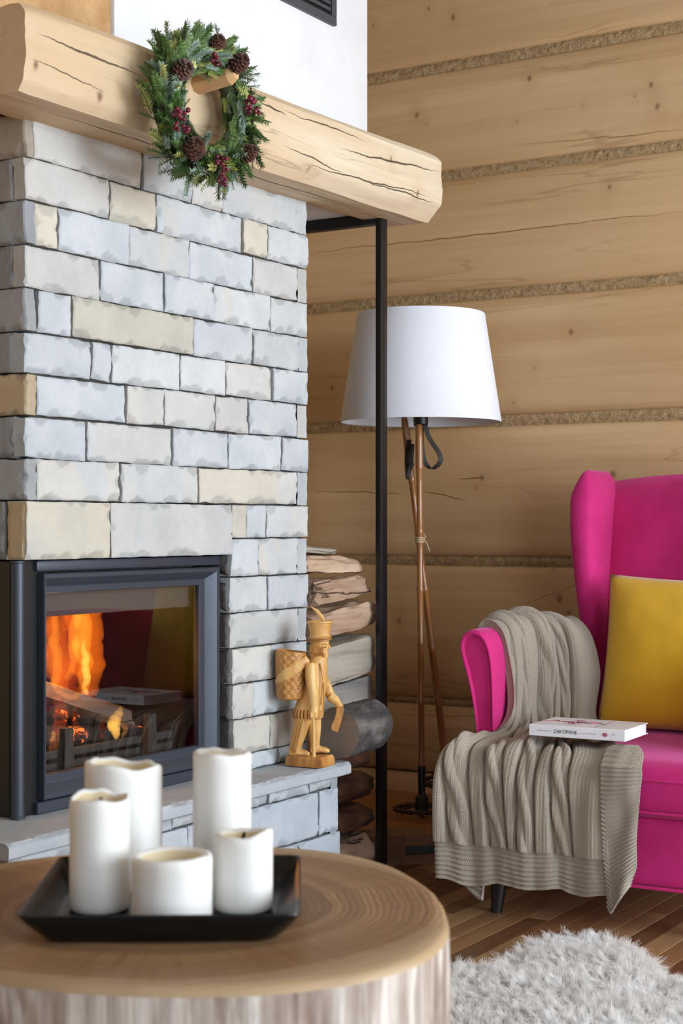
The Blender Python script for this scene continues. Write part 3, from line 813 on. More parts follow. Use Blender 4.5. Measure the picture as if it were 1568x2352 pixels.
gl = k.n('BsdfGlossy', {'Roughness': .0, 'Color': (.95, .97, 1, 1)}); tr = k.n('BsdfTransparent', {'Color': (.86, .86, .86, 1)})
k.t.links.new(k.n('MixShader', {0: fz, 1: tr, 2: gl}), k.out.inputs[0]); M['glass'] = k.m
v, f = boxm(XD - .027, XD - .023, gy0 - .004, gy1 + .004, gz0 - .004, gz1 + .004)
# a single pane surface facing the room keeps the reflection clean
xg = XD - .024
mobj('glass', [(xg, gy0 - .006, gz0 - .006), (xg, gy1 + .006, gz0 - .006), (xg, gy1 + .006, gz1 + .006), (xg, gy0 - .006, gz1 + .006)], [(0, 1, 2, 3)], M['glass'], door, smooth=False)
v, f = tube([Vector((XD - .012, dy1 + .006, dz0 + .16)), Vector((XD - .012, dy1 + .006, dz0 + .20))], .006, 8); mobj('hinge', v, f, M['steel'], door)
v, f = tube([Vector((XD - .012, dy1 + .006, dz1 - .12)), Vector((XD - .012, dy1 + .006, dz1 - .08))], .006, 8); mobj('hinge', v, f, M['steel'], door)
# header, sill, corner column and the glazed left side
v, f = bevbox(XD - .06, XD - .008, dy0 - .012, dy1 + .012, dz1 + .004, ZL0 - .001, .003, 2); mobj('header', v, f, M['iron'], ins, sharp=.5)
v, f = bevbox(XD - .06, XD - .006, dy0 - .012, dy1 + .012, ZH + .0005, dz0 - .003, .002, 1); mobj('sill', v, f, M['iron'], ins, sharp=.5)
v, f = boxm(XD - .09, XD - .05, dy1 - .01, YX(520), ZH + .001, ZL0 - .001); mobj('side_filler', v, f, M['soot'], ins, smooth=False)
cp = onX(49, 1500, XD - .004)
v, f = lathe([(.001, ZH + .0005), (.0155, ZH + .0005), (.0155, ZH + .004), (.0135, ZH + .006), (.0135, ZL0 - .006), (.0155, ZL0 - .004), (.0155, ZL0 - .001), (.001, ZL0 - .001)], 24, (cp.x - .010, cp.y, 0))
mobj('corner_column', v, f, M['iron'], ins, sharp=.6)
v, f = boxm(XD - .03, XD - .018, cp.y + .006, dy0 - .001, ZH + .0005, ZL0 - .001); mobj('jamb', v, f, M['steel'], ins, smooth=False)
# left side door (seen edge-on)
yS = cp.y - .002
mobj('side_frame', *bevbox(XD - .42, XD - .034, yS, yS + .02, ZH + .0005, ZL0 - .001, .002, 1), M['steel'], ins, sharp=.5)
# firebox
BX = XD - .40
mb = MB()
mb.add(*boxm(BX - .03, BX, yS + .02, YX(520), ZH + .001, ZL0))
mb.add(*boxm(BX, XD - .07, gy1 + .012, YX(520), ZH + .001, ZL0))
mb.add(*boxm(BX, XD - .07, yS + .021, yS + .03, ZH + .001, ZL0))
mb.add(*boxm(BX, XD - .045, yS + .03, gy1 + .012, ZH + .001, ZH + .03))
mb.add(*boxm(BX, XD - .045, yS + .03, gy1 + .012, ZL0 - .02, ZL0))
mobj('firebox', mb, None, M['soot'], ins, smooth=False)
k = NT('baffle_plate'); M['baffle'] = plain('baffle_vermiculite', '#4b4848', .9, bumpy=.2)
bz = onX(300, 1402, XD - .06).z
v, f = bevbox(XD - .075, XD - .05, yS + .03, gy1 + .014, bz, ZL0 - .02, .002, 1); mobj('baffle', v, f, M['baffle'], ins, sharp=.5)
# log retainer: two tapered stanchions and bars
M['grate'] = plain('grate_iron', '#393634', .8, .1, bumpy=.4)
gr_x = XD - .075
for (pa_, pb_, w0, w1) in [((153, 1672), (152, 1780), .026, .034), ((344, 1640), (342, 1728), .028, .034)]:
    t_, b_q = onX(*pa_, gr_x), onX(*pb_, gr_x); b_q.z = ZH + .03
    v = []
    for (p, ww, dd) in ((b_q, w1, .02), (t_, w0, .014)):
        v += [(gr_x - dd / 2, p.y - ww / 2, p.z), (gr_x + dd / 2, p.y - ww / 2, p.z), (gr_x + dd / 2, p.y + ww / 2, p.z), (gr_x - dd / 2, p.y + ww / 2, p.z)]
    mobj('stanchion', v, [(0, 1, 2, 3), (7, 6, 5, 4), (0, 4, 5, 1), (1, 5, 6, 2), (2, 6, 7, 3), (3, 7, 4, 0)], M['grate'], ins, smooth=False)
gz = onX(250, 1705, gr_x).z
for dz_, hh in ((0, .018), (-.026, .018)):
    v, f = bevbox(gr_x - .020, gr_x - .011, yS + .035, gy1 - .01, gz + dz_ - hh, gz + dz_, .003, 1); mobj('retainer_bar', v, f, M['grate'], ins, sharp=.5)

# burning logs
k = NT('charred_wood'); o = k.coord(); n = k.noise(o, 26, 4); n2 = k.noise(o, 34, 4, .7, 1.2)
c = k.ramp(n, [(.35, S('#120d0b')), (.6, S('#2b211c')), (.8, S('#57463a'))])
em = k.math('MULTIPLY', k.ramp(n2, [(.52, 0.0), (.68, 1.0)]), k.ramp(k.noise(o, 9, 2), [(.60, 0.0), (.75, 1.0)]))
M['char'] = k.done(c, .9, k.bump(n, .6, .01), Emission_Color=(1, .16, .02, 1), Emission_Strength=k.math('MULTIPLY', em, 9.0))
M['splitwood'] = wood('split_firewood', '#cfb49b', '#8c6d56', axis=1, cracks=.9, bump=.9, mottle=.8, contrast=1.1)
def split_log(p0, p1, prof, sd, rough=.006, nseg=14, twist=0.0, taper=1.0):
    """prof: cross-section polygon (a, b); swept from p0 to p1 with ragged surface"""
    p0, p1 = Vector(p0), Vector(p1); t = (p1 - p0).normalized()
    u = Vector((0, 0, 1)) - t * t.z; u.normalize(); s_ = t.cross(u)
    # resample profile
    n_ = 28; L = [0]
    for i in range(len(prof)):
        a, b = prof[i], prof[(i + 1) % len(prof)]; L.append(L[-1] + math.hypot(b[0] - a[0], b[1] - a[1]))
    ring = []
    for q in range(n_):
        d = L[-1] * q / n_; i = max(r for r in range(len(prof)) if L[r] <= d + 1e-9); w_q = (d - L[i]) / (L[i + 1] - L[i])
        a, b = prof[i], prof[(i + 1) % len(prof)]; ring.append((lerp(a[0], b[0], w_q), lerp(a[1], b[1], w_q)))
    v = []
    for j in range(nseg + 1):
        tt = j / nseg; p = p0.lerp(p1, tt); sc_ = lerp(1, taper, tt); tw = twist * tt
        for (a, b) in ring:
            a2, b2 = a * math.cos(tw) - b * math.sin(tw), a * math.sin(tw) + b * math.cos(tw)
            g1 = 1 + rough / .05 * (fr(a * 45 + sd, b * 45, tt * 2.5, 4) + .5 * fr(a * 160 + sd, b * 160, tt * 5, 3))
            e = (.03 * nz(a * 18, b * 18, sd) + .012 * nz(a * 60, b * 60, sd)) * (1 if j == nseg else .6 if j == nseg - 1 else 0)
            v.append(p + s_ * a2 * sc_ * g1 + u * b2 * sc_ * g1 + t * e)
    f = [(j * n_ + i, j * n_ + (i + 1) % n_, (j + 1) * n_ + (i + 1) % n_, (j + 1) * n_ + i) for j in range(nseg) for i in range(n_)]
    f.append(tuple(range(n_))[::-1]); f.append(tuple(nseg * n_ + i for i in range(n_)))
    return v, f
hexp = [(.028, -.01), (.02, .022), (-.012, .026), (-.028, .005), (-.016, -.024), (.012, -.026)]
xl = XD - .17
M['scorched'] = wood('scorched_wood', '#6b543f', '#1d1613', axis=1, cracks=.8, bump=.8, mottle=1.2, contrast=1.2)
for nm, a, b, sc_, lab in [('burning_log', onX(70, 1580, xl - .03), onX(290, 1652, xl + .05), .95, 'half-burnt split log lying across the fire, its end alight'),
                           ('burning_log', onX(60, 1690, xl - .02), onX(330, 1690, xl), .9, 'charred log at the bottom of the fire behind the iron bars'),
                           ('burning_log', onX(100, 1640, xl - .10), onX(260, 1640, xl - .10), .8, 'blackened log at the back of the firebox behind the flames')]:
    a.z = max(a.z, ZH + .06)
    v, f = split_log(a, b, [(q[0] * sc_, q[1] * sc_) for q in hexp], len(lab))
    tag(mobj(nm, v, f, M['char'] if 'half' not in lab else M['scorched'], sharp=.6), lab, 'log', 'logs burning in the fireplace')

# flames: glowing gas inside closed tongue shapes
def flame_mat(nm, col, st):
    k = NT(nm); e = k.n('Emission', {'Color': col + (1,), 'Strength': st}); k.t.links.new(e, k.out.inputs[1]); return k.m
FM = [flame_mat('flame_orange', (1.0, .17, .008), 9), flame_mat('flame_yellow', (1.0, .33, .03), 16), flame_mat('flame_red', (1.0, .09, .006), 6), flame_mat('flame_core', (1.0, .50, .09), 45)]
fire = thing('fire', 'orange flames leaping from the logs behind the glass', 'fire', tuple(onX(170, 1640, xl)))
def tongue(pts, rad, m, sd, depth=.8):
    P = [onX(px, py, xl + dx) for px, py, dx in pts]; n_ = 26; path = [crom(P, t / n_) for t in range(n_ + 1)]
    R = [interp(t / n_, np.linspace(0, 1, len(rad)), rad) for t in range(n_ + 1)]
    el = []
    for i, r in enumerate(R):
        w_q = 1 + .35 * nz(i * .35, sd); el.append((max(r * w_q * depth, .0004), max(r * w_q, .0004)))
    path = [p + Vector((.004 * nz(i * .3, sd, 2), .010 * nz(i * .28, sd, 5), 0)) for i, p in enumerate(path)]
    v, f = tube(path, .01, 14, up=(1, 0, 0), ellip=el)
    v = [Vector(q) + Vector((nz(q.x * 30, q.z * 14, sd), nz(q.y * 30, q.z * 14, sd + 4), 0)) * .007 + Vector((0, nz(q.y * 60, q.z * 22, sd + 7), 0)) * .0022 for q in v]
    mobj('flame', v, f, FM[m], fire, sharp=3)
tongue([(200, 1600, 0), (202, 1540, 0), (196, 1470, .0), (190, 1400, .0), (170, 1350, 0)], [.018, .042, .05, .045, .03], 0, 1)
tongue([(196, 1598, .01), (196, 1545, .012), (192, 1480, .012), (186, 1410, .01), (175, 1340, 0)], [.008, .018, .024, .020, .012], 1, 2)
tongue([(198, 1600, .012), (199, 1560, .014), (197, 1520, .014), (192, 1470, .012)], [.004, .010, .012, .002], 3, 3)
tongue([(132, 1592, -.02), (138, 1535, -.02), (130, 1470, -.02), (134, 1410, -.02), (130, 1345, -.02)], [.014, .034, .026, .026, .018], 0, 4)
tongue([(118, 1560, -.03), (112, 1510, -.03), (114, 1460, -.03), (110, 1410, -.03), (112, 1350, -.03)], [.012, .026, .022, .024, .016], 0, 34)
tongue([(124, 1575, .0), (134, 1520, .0), (124, 1470, .0), (128, 1430, .0), (118, 1380, .0)], [.008, .014, .012, .010, .006], 1, 5)
tongue([(150, 1560, .0), (172, 1510, .0), (166, 1460, .0), (176, 1415, .0), (172, 1360, .0)], [.006, .012, .012, .010, .004], 1, 25)
tongue([(140, 1600, .01), (128, 1570, .01), (142, 1545, .01), (132, 1515, .01)], [.010, .016, .010, .002], 0, 26)
tongue([(160, 1600, -.02), (150, 1560, -.02), (158, 1500, -.02), (165, 1430, -.02), (160, 1380, -.02)], [.02, .035, .03, .03, .02], 2, 6)
tongue([(118, 1560, .03), (140, 1595, .03), (175, 1600, .03), (200, 1580, .03)], [.003, .006, .007, .003], 1, 7)
tongue([(130, 1680, .05), (140, 1640, .05), (125, 1600, .05)], [.012, .022, .004], 2, 8)
tongue([(180, 1690, .03), (172, 1650, .03), (180, 1615, .03)], [.010, .012, .003], 2, 9)
tongue([(268, 1694, .06), (262, 1665, .06), (272, 1640, .06), (276, 1622, .06)], [.006, .017, .012, .001], 3, 10)
tongue([(282, 1692, .062), (286, 1670, .062), (278, 1655, .062), (290, 1645, .062)], [.004, .008, .006, .001], 1, 11)
tongue([(238, 1690, .04), (236, 1670, .04), (230, 1655, .04)], [.008, .010, .002], 2, 12)
tongue([(122, 1720, .06), (126, 1695, .06), (120, 1672, .06)], [.008, .014, .002], 0, 13)
tongue([(120, 1700, .06), (124, 1690, .06), (122, 1680, .06)], [.003, .006, .001], 3, 14)
tongue([(253, 1612, .05), (250, 1595, .05), (240, 1560, .05), (241, 1532, .05)], [.0012, .0014, .0012, .0006], 0, 15)
pl = bpy.data.lights.new('firelight', 'POINT'); pl.energy = 1.2; pl.color = (1, .42, .12); pl.shadow_soft_size = .05
po = bpy.data.objects.new('firelight', pl); COL.objects.link(po); po.location = onX(165, 1540, xl + .03)

# ------------------------------------------------------------------ black steel frame of the firewood niche
PX = -2.135
pm = onX(874.5, 1200, PX).y
sf = thing('steel_frame', 'slim black steel frame post and bar at the firewood niche', 'frame', (PX, pm, 0))
v, f = bevbox(PX - .017, PX, pm, pm + .034, .0, 1.780, .0015, 2); mobj('post', v, f, M['steel'], sf, sharp=.5)
v, f = bevbox(X0 + .06, PX - .017, pm, pm + .034, 1.752, 1.780, .0015, 2); mobj('top_bar', v, f, M['steel'], sf, sharp=.5)
v, f = bevbox(X0 + .06, X0 + .077, pm, pm + .034, .0, 1.752, .0015, 2); mobj('post', v, f, M['steel'], sf, sharp=.5)

# ------------------------------------------------------------------ firewood
M['greywood'] = wood('weathered_firewood', '#b5ab9b', '#7d7468', axis=1, cracks=.9, bump=.9, mottle=.9)
M['bluewood'] = wood('blue_stained_firewood', '#a39a8e', '#5a5a60', axis=1, cracks=.5, bump=.5, mottle=1.2)
k = NT('dark_bark'); o = k.coord(); n = k.noise(k.mapv(o, (1, .5, 1)), 26, 6, .65, .3); n2 = k.noise(o, 90, 3)
M['bark'] = k.done(k.ramp(n, [(.3, S('#2a2726')), (.5, S('#484341')), (.66, S('#6f6862'))]), .9, k.bump(k.math('ADD', n, k.math('MULTIPLY', n2, .3)), 1.0, .012))
k = NT('brown_bark'); o = k.coord(); n = k.noise(k.mapv(o, (1, .5, 1)), 20, 6, .65, .3)
M['brownbark'] = k.done(k.ramp(n, [(.3, S('#2c1c14')), (.55, S('#5d3a26')), (.75, S('#8a5a38'))]), .9, k.bump(n, 1.0, .012))
XW = -2.19
GW = 'firewood stacked in the niche'
def fw(pxr, y_t, y_b, tilt, mat, lab, xo=0.0, depth=.13, sd=1, prof=None, start=3.372, rough=.006, taper=1.0):
    """a log lying along the niche, its visible long side between y_t and y_b pixels at its right end pxr"""
    x = XW + xo
    e_t, e_b = onX(pxr, y_t, x), onX(pxr, y_b, x)
    h = e_t.z - e_b.z; zc = (e_t.z + e_b.z) / 2; y1_ = e_t.y
    p = prof or [(-.5, -.42), (.5, -.5), (.52, .1), (.3, .5), (-.3, .46), (-.5, .2)]
    prof_ = [(a * depth, b * h * .93) for a, b in p]
    xc = x - depth * .5
    v, f = split_log((xc, start, zc + tilt), (xc, y1_, zc), [(-a, b) for a, b in prof_], sd, rough=rough, taper=taper)
    return tag(mobj('firewood_log', v, f, mat, sharp=.55), lab, 'firewood', GW)
fw(775, 1258, 1276, .01, M['greywood'], 'thin grey sliver of firewood on top of the stack', sd=2, xo=-.03, depth=.09)
fw(842, 1276, 1322, .010, M['splitwood'], 'short pale split log, second from the top of the stack', sd=5, xo=.0, rough=.012, taper=.8)
fw(861, 1312, 1380, -.018, M['splitwood'], 'large pinkish split log with a jagged tip, upper part of stack', sd=8, xo=.03, prof=[(-.5, -.3), (.3, -.5), (.52, -.2), (.45, .1), (.1, .5), (-.4, .5)], rough=.012, taper=.72)
fw(864, 1374, 1448, -.030, M['splitwood'], 'tan split log with dark bark edge just above the grey squared log', sd=11, xo=.02, prof=[(-.5, -.3), (.4, -.55), (.5, -.1), (.5, .3), (.2, .5), (-.5, .45)], rough=.009)
fw(858, 1454, 1546, -.024, M['greywood'], 'weathered grey squared log in the middle of the stack', sd=14, xo=.02, prof=[(-.5, -.5), (.48, -.5), (.52, 0), (.5, .48), (-.5, .5)], rough=.004)
fw(858, 1548, 1608, -.022, M['bluewood'], 'blue-stained split log resting on the round bark log', sd=17, xo=.01, prof=[(-.5, -.5), (.45, -.4), (.5, .2), (.45, .5), (-.5, .5)], rough=.006)
# the round log in front, running past the post
rc0 = onX(774, 1684, -2.068); rc1 = onX(856, 1660, -2.068); R_ = .0635
v = []; nn, mm = 40, 34
for j in range(nn + 1):
    t = j / nn; p = rc0.lerp(rc1, t); e = 1.0
    if t > .93: e = math.sqrt(max(0.0, 1 - ((t - .93) / .07) ** 2)) * .16 + .84
    for i in range(mm):
        an = 2 * math.pi * i / mm
        r = R_ * e * (1 + .05 * fr(math.cos(an) * 2, math.sin(an) * 2, t * 3) + .02 * fr(math.cos(an) * 9, math.sin(an) * 9, t * 16))
        v.append((p.x + r * math.cos(an), p.y, p.z + r * math.sin(an)))
f = [(j * mm + i, (j + 1) * mm + i, (j + 1) * mm + (i + 1) % mm, j * mm + (i + 1) % mm) for j in range(nn) for i in range(mm)] + [tuple(range(mm)), tuple(nn * mm + i for i in range(mm))[::-1]]
M['logend'] = wood('grey_log_end', '#8a7c70', '#5d5149', axis=0, cracks=.5)
tag(mobj('firewood_log', v, f, [M['bark'], M['logend']], sharp=.8, fm=[0] * (nn * mm) + [1, 1]), 'thick round log with dark bark poking out past the steel post', 'firewood', GW)
rnd8 = [(.5 * math.cos(q * math.pi / 5), .5 * math.sin(q * math.pi / 5)) for q in range(10)]
fw(852, 1720, 1768, .0, M['brownbark'], 'dark brown bark log directly under the round bark log', sd=21, xo=.03, prof=rnd8, rough=.004)
fw(858, 1771, 1840, .0, M['brownbark'], 'reddish brown bark log beside the end of the hearth slab', sd=24, xo=.02, prof=rnd8, rough=.004, depth=.12)
fw(862, 1842, 1910, .004, M['brownbark'], 'dark log low in the stack, next above the bottom split log', sd=27, xo=.025, prof=rnd8, rough=.005, depth=.12)
fw(862, 1908, 2000, -.002, M['splitwood'], 'brown split log near the floor at the bottom of the stack', sd=29, xo=.03, rough=.006)
fw(862, 1998, 2075, 0, M['brownbark'], 'dark bark log lying on the floor under the whole stack', sd=31, xo=.03, prof=rnd8, rough=.004)

# ------------------------------------------------------------------ wooden step in the corner
ZP = .103
q1, q2 = onZ(890, 1903, ZP), onZ(1035, 1898, ZP)
dq = (q2 - q1).normalized()
XE = -1.96
pl0 = q1 - dq * ((q1.x + 2.62) / dq.x); pl1 = q1 + dq * ((XE - q1.x) / dq.x)
st = thing('wooden_step', 'low wooden corner step under the floor lamp', 'step', (pl0.x, pl0.y, 0))
M['stepwood'] = wood('step_boards', '#b07a45', '#7e5029', axis=0, rough=.45, cracks=.3)
M['stepface'] = wood('step_face', '#8a6648', '#5f432c', axis=0, rough=.6)
nb = 4
for i in range(nb):               # top boards, parallel to the back wall
    def yy(x, t): a = pl0.y + (pl1.y - pl0.y) * (x - pl0.x) / (pl1.x - pl0.x); return lerp(a, Y1 - .005, t)
    t0, t1 = i / nb + .002, (i + 1) / nb - .002
    P = [(pl0.x, yy(pl0.x, t0)), (pl1.x, yy(pl1.x, t0)), (pl1.x, yy(pl1.x, t1)), (pl0.x, yy(pl0.x, t1))]
    v = [(x, y, z) for z in (ZP - .022, ZP) for x, y in P]
    mobj('board', v, [(3, 2, 1, 0), (4, 5, 6, 7), (0, 1, 5, 4), (1, 2, 6, 5), (2, 3, 7, 6), (3, 0, 4, 7)], M['stepwood'], st, smooth=False)
n2d = Vector((dq.y, -dq.x, 0))
def facep(a, b, z0, z1, t0, t1):
    A, Bp = q1 + dq * a, q1 + dq * b
    P = [A - n2d * t0, Bp - n2d * t0, Bp - n2d * t1, A - n2d * t1]
    v = [(p.x, p.y, z) for z in (z0, z1) for p in P]
    return v, [(3, 2, 1, 0), (4, 5, 6, 7), (0, 1, 5, 4), (1, 2, 6, 5), (2, 3, 7, 6), (3, 0, 4, 7)]
La, Lb = (pl0 - q1).dot(dq), (pl1 - q1).dot(dq)
sa = (onZ(932, 1950, .05) - q1).dot(dq) + .0
sa = .052
for (a, b, z0, z1) in ((La, sa, 0, ZP - .022), (sa, Lb, .052, ZP - .022), (sa, Lb, 0, .026)):
    mobj('riser', *facep(a, b, z0, z1, .002, .02), M['stepface'], st, smooth=False)
mobj('vent_slot', *facep(sa, Lb, .026, .052, .016, .022), M['steel'], st, smooth=False)
v, f = boxm(XE - .02, XE - .001, pl1.y + .02, Y1 - .005, 0, ZP - .022); mobj('side_board', v, f, M['stepface'], st, smooth=False)

# ------------------------------------------------------------------ floor lamp made of ski poles
LD = 4.65
lc = at(966, 1206, LD); lc.z = 0
lp = thing('floor_lamp', 'floor lamp of three bamboo ski poles with a white drum shade', 'lamp', (lc.x, lc.y, ZP))
def LP(r, fdep, z): return lc + CR * r + CF * fdep + CU * z
zb_, zt_ = .95 + (1206 - 970) * LD / F, .95 + (1206 - 722) * LD / F
rb_, rt_ = 183.5 * LD / F, 146 * LD / F
k = NT('lampshade_fabric'); o = k.coord(); n = k.noise(k.mapv(o, (1, 1, .15)), 260, 2)
M['shade'] = k.done(k.mix(n, C4('#dddee6'), C4('#e8e9f0')), .9, k.bump(n, .1, .002), Subsurface_Weight=.0, Transmission_Weight=.0)
v, f = lathe([(rb_, zb_), (rb_ + .0012, zb_ + .002), (rt_ + .0012, zt_ - .002), (rt_, zt_), (rt_ - .003, zt_ - .002), (rb_ - .003, zb_ + .002), (rb_, zb_)], 72, (lc.x, lc.y, 0))
sh = mobj('lamp_shade', v, f, M['shade'], lp, sharp=.8)
mbr = MB()
for q in range(3):
    a = q * 2.094 + .3
    mbr.add(*tube([lc + CU * (zb_ + .03), lc + CU * (zb_ + .03) + Vector((math.cos(a), math.sin(a), 0)) * (rb_ - .004)], .0022, 6))
mbr.add(*lathe([(.001, zb_ - .012), (.02, zb_ - .012), (.022, zb_ + .0), (.022, zb_ + .07), (.001, zb_ + .07)], 18, (lc.x, lc.y, 0)))
mobj('lamp_holder', mbr, None, M['steel'], lp, sharp=.6)
v, f = lathe([(.001, zb_ + .17), (.018, zb_ + .165), (.029, zb_ + .14), (.026, zb_ + .115), (.014, zb_ + .09), (.013, zb_ + .071)], 18, (lc.x, lc.y, 0))
mobj('bulb', v, f, plain('frosted_bulb', '#e9e7e0', .3), lp)
k = NT('bamboo'); o = k.coord(); n = k.noise(k.mapv(o, (60, 60, 2)), 1, 3); n2 = k.noise(k.mapv(o, (8, 8, 6)), 1, 3)
M['bamboo'] = k.done(k.mix(k.ramp(n2, [(.4, 0.0), (.7, 1.0)]), k.mix(n, C4('#6e3f1b'), C4('#b87c40')), C4('#8a5528')), .35, Coat_Weight=.4)
M['leather'] = plain('black_leather', '#241d1a', .6, bumpy=.2)
M['twine'] = plain('jute_twine', '#c9b090', .9)
M['rattan'] = plain('dark_rattan', '#3a2118', .55, bumpy=.3)
def ski_pole(foot, top, basket_h, sd, tilt=None, basket=True):
    d = (top - foot).normalized(); L = (top - foot).length
    def P(s): return foot + d * s
    path, R = [], []
    s = .14
    while s < L - .13:
        path += [P(s), P(s + .006), P(s + .012)]; R += [.0092, .0112, .0092]
        path += [P(min(s + .1, L - .13))]; R += [.009]
        s += .17 + .03 * nz(s * 3, sd)
    po_ = mobj('pole', *tube(path + [P(L - .12)], R + [.0092], 12), M['bamboo'], lp, sharp=.9)
    mobj('grip', *tube([P(L - .13), P(L - .12), P(L - .02), P(L)], [.0108, .0115, .0105, .008], 12), M['rattan'] if sd == 3 else M['bamboo'], po_, sharp=.9)
    mobj('ferrule', *tube([P(.0), P(.02), P(.05), P(.145), P(.15)], [.003, .006, .0095, .0118, .0105], 12), M['steel'], po_, sharp=.9)
    if not basket: return po_
    # basket: hub, ring, straps
    ax = tilt.normalized() if tilt else d
    a = ax.cross(Vector((.3, 1, .1))).normalized(); b = ax.cross(a)
    cc = P(basket_h)
    mobj('hub', *tube([cc - ax * .012, cc + ax * .0, cc + ax * .028, cc + ax * .036], [.019, .021, .019, .012], 12), M['leather'], po_, sharp=.6)
    mb = MB(); Rr = .078
    for tw in range(2):
        pts = []
        for i in range(49):
            an = 2 * math.pi * i / 48
            off = .0035 * math.cos(an * 9 + tw * math.pi); oz = .0035 * math.sin(an * 9 + tw * math.pi)
            pts.append(cc + (a * math.cos(an) + b * math.sin(an)) * (Rr + off) + ax * (oz - .004))
        mb.add(*tube(pts, .0046, 7, caps=False))
    for i in range(6):
        an = 2 * math.pi * i / 6 + .2; r_ = a * math.cos(an) + b * math.sin(an)
        mb.add(*tube([cc + r_ * .012 + ax * .008, cc + r_ * .045, cc + r_ * Rr], .0034, 6))
    mobj('basket', mb, None, M['rattan'], po_, sharp=1.2)
    return po_
fA, tA = LP(.001, -.05, ZP), LP(-.006, -.02, zb_ - .008)
fB, tB = LP(.098, .10, ZP), LP(-.048, .035, zb_ + .02)
fC, tC = LP(.096, .175, ZP), LP(-.042, .075, zb_ + .0)
pA = ski_pole(fA, tA, .030, 1); ski_pole(fB, tB, .092, 2); ski_pole(fC, tC, .05, 3, basket=False)
# wrist straps
def strap(pts, w_, nm):
    P = [Vector(p) for p in pts]; n_ = 40; v = []
    for i in range(n_ + 1):
        t = i / n_; p = crom(P, t); tg = (crom(P, min(t + .02, 1)) - crom(P, max(t - .02, 0))).normalized()
        s_ = (CF * .55 + CR * .85).normalized(); s_ = (s_ - tg * s_.dot(tg)).normalized(); nn = tg.cross(s_) * .001
        v += [p - s_ * w_ + nn, p + s_ * w_ + nn, p + s_ * w_ - nn, p - s_ * w_ - nn]
    f = [(i * 4 + q, i * 4 + (q + 1) % 4, i * 4 + 4 + (q + 1) % 4, i * 4 + 4 + q) for i in range(n_) for q in range(4)]
    return mobj(nm, v, f, M['leather'], pA, sharp=.9)
def pxd(px, py, dd=0): return at(px, py, LD - .0 + dd)
strap([pxd(966, 978, -.01), pxd(975, 975, -.02), pxd(985, 1005, -.02), pxd(1010, 1045, -.02), pxd(1008, 1065, -.02), pxd(990, 1076, -.02), pxd(975, 1060, -.015), pxd(968, 1020, -.012), pxd(967, 985, -.01)], .008, 'wrist_strap')
strap([pxd(940, 1010, .02), pxd(934, 1050, .03), pxd(937, 1098, .035), pxd(943, 1060, .03), pxd(946, 1020, .02)], .008, 'wrist_strap')
# twine
tc = fA.lerp(tA, (.95 + (1206 - 1240) * LD / F - ZP) / (tA.z - fA.z))
mb = MB()
for i in range(3):
    pts = [tc + CU * (.006 * i - .006) + (CR * math.cos(a) + CF * math.sin(a) * 1.3) * .013 + CF * .008 for a in np.linspace(0, 2 * math.pi, 20)]
    mb.add(*tube(pts, .0022, 6, caps=False))
mb.add(*tube([tc + CR * .012 - CF * .004, tc + CR * .02 - CU * .01, tc + CR * .026 - CU * .026, tc + CR * .028 - CU * .034], .0018, 6))
mb.add(*tube([tc + CR * .012 - CF * .004, tc + CR * .016 + CU * .012, tc + CR * .010 + CU * .018], .0018, 6))
mobj('twine', mb, None, M['twine'], lp, sharp=2)

# ------------------------------------------------------------------ wing armchair
RZ = math.radians(3.0)
leg_w = onZ(1150, 2093, 0)
ca, sa_ = math.cos(RZ), math.sin(RZ)
LEG = (-.27, -.33)
co_ = (leg_w.x - (LEG[0] * ca - LEG[1] * sa_), leg_w.y - (LEG[0] * sa_ + LEG[1] * ca))
ch = thing('wing_armchair', 'magenta velvet wing armchair with dark legs', 'armchair', (co_[0], co_[1], 0), RZ)
k = NT('magenta_velvet'); o = k.coord(); n = k.noise(o, 9, 3); n2 = k.noise(o, 420, 2)
c = k.mix(k.ramp(n, [(.35, 0.0), (.65, 1.0)]), C4('#b81566'), C4('#c91f74'))
M['velvet'] = k.done(c, .85, k.bump(n2, .12, .002), Sheen_Weight=.38, Sheen_Roughness=.4, Sheen_Tint=(1, .35, .75, 1))
M['legwood'] = plain('dark_leg_wood', '#191412', .4)
def pmobj(nm, v, f, m, par, **kw): return mobj(nm, v, f, m, par, world=False, **kw)
def rbox(x0, x1, y0, y1, z0, z1, r, n=12, crown=0.0, sd=0):
    """soft upholstered block: superellipsoid-like rounded box"""
    bm = bmesh.new(); bmesh.ops.create_cube(bm, size=2)
    bmesh.ops.subdivide_edges(bm, edges=list(bm.edges), cuts=n, use_grid_fill=True)
    hx, hy, hz = (x1 - x0) / 2, (y1 - y0) / 2, (z1 - z0) / 2
    for q in bm.verts:
        p = Vector((q.co.x * hx, q.co.y * hy, q.co.z * hz))
        i_ = Vector((max(-hx + r, min(hx - r, p.x)), max(-hy + r, min(hy - r, p.y)), max(-hz + r, min(hz - r, p.z))))
        # push samples near the border onto the rounding
        d = p - i_
        if d.length > 1e-7: p = i_ + d.normalized() * r
        if crown and q.co.z > 0: p.z += crown * (1 - q.co.x ** 2) * (1 - q.co.y ** 2) * q.co.z
        q.co = p + Vector(((x0 + x1) / 2, (y0 + y1) / 2, (z0 + z1) / 2))
    bm.verts.index_update()
    v = [tuple(q.co) for q in bm.verts]; f = [tuple(q.index for q in k_.verts) for k_ in bm.faces]; bm.free(); return v, f
SZ = .405                        # seat height
pmobj('seat_rail', *rbox(-.365, .365, -.385, .38, .108, .282, .022), M['velvet'], ch, sharp=None)
pmobj('seat_cushion', *rbox(-.372, .372, -.415, .26, .272, SZ - .006, .045, 16, .012), M['velvet'], ch, sharp=None)
mb = MB()
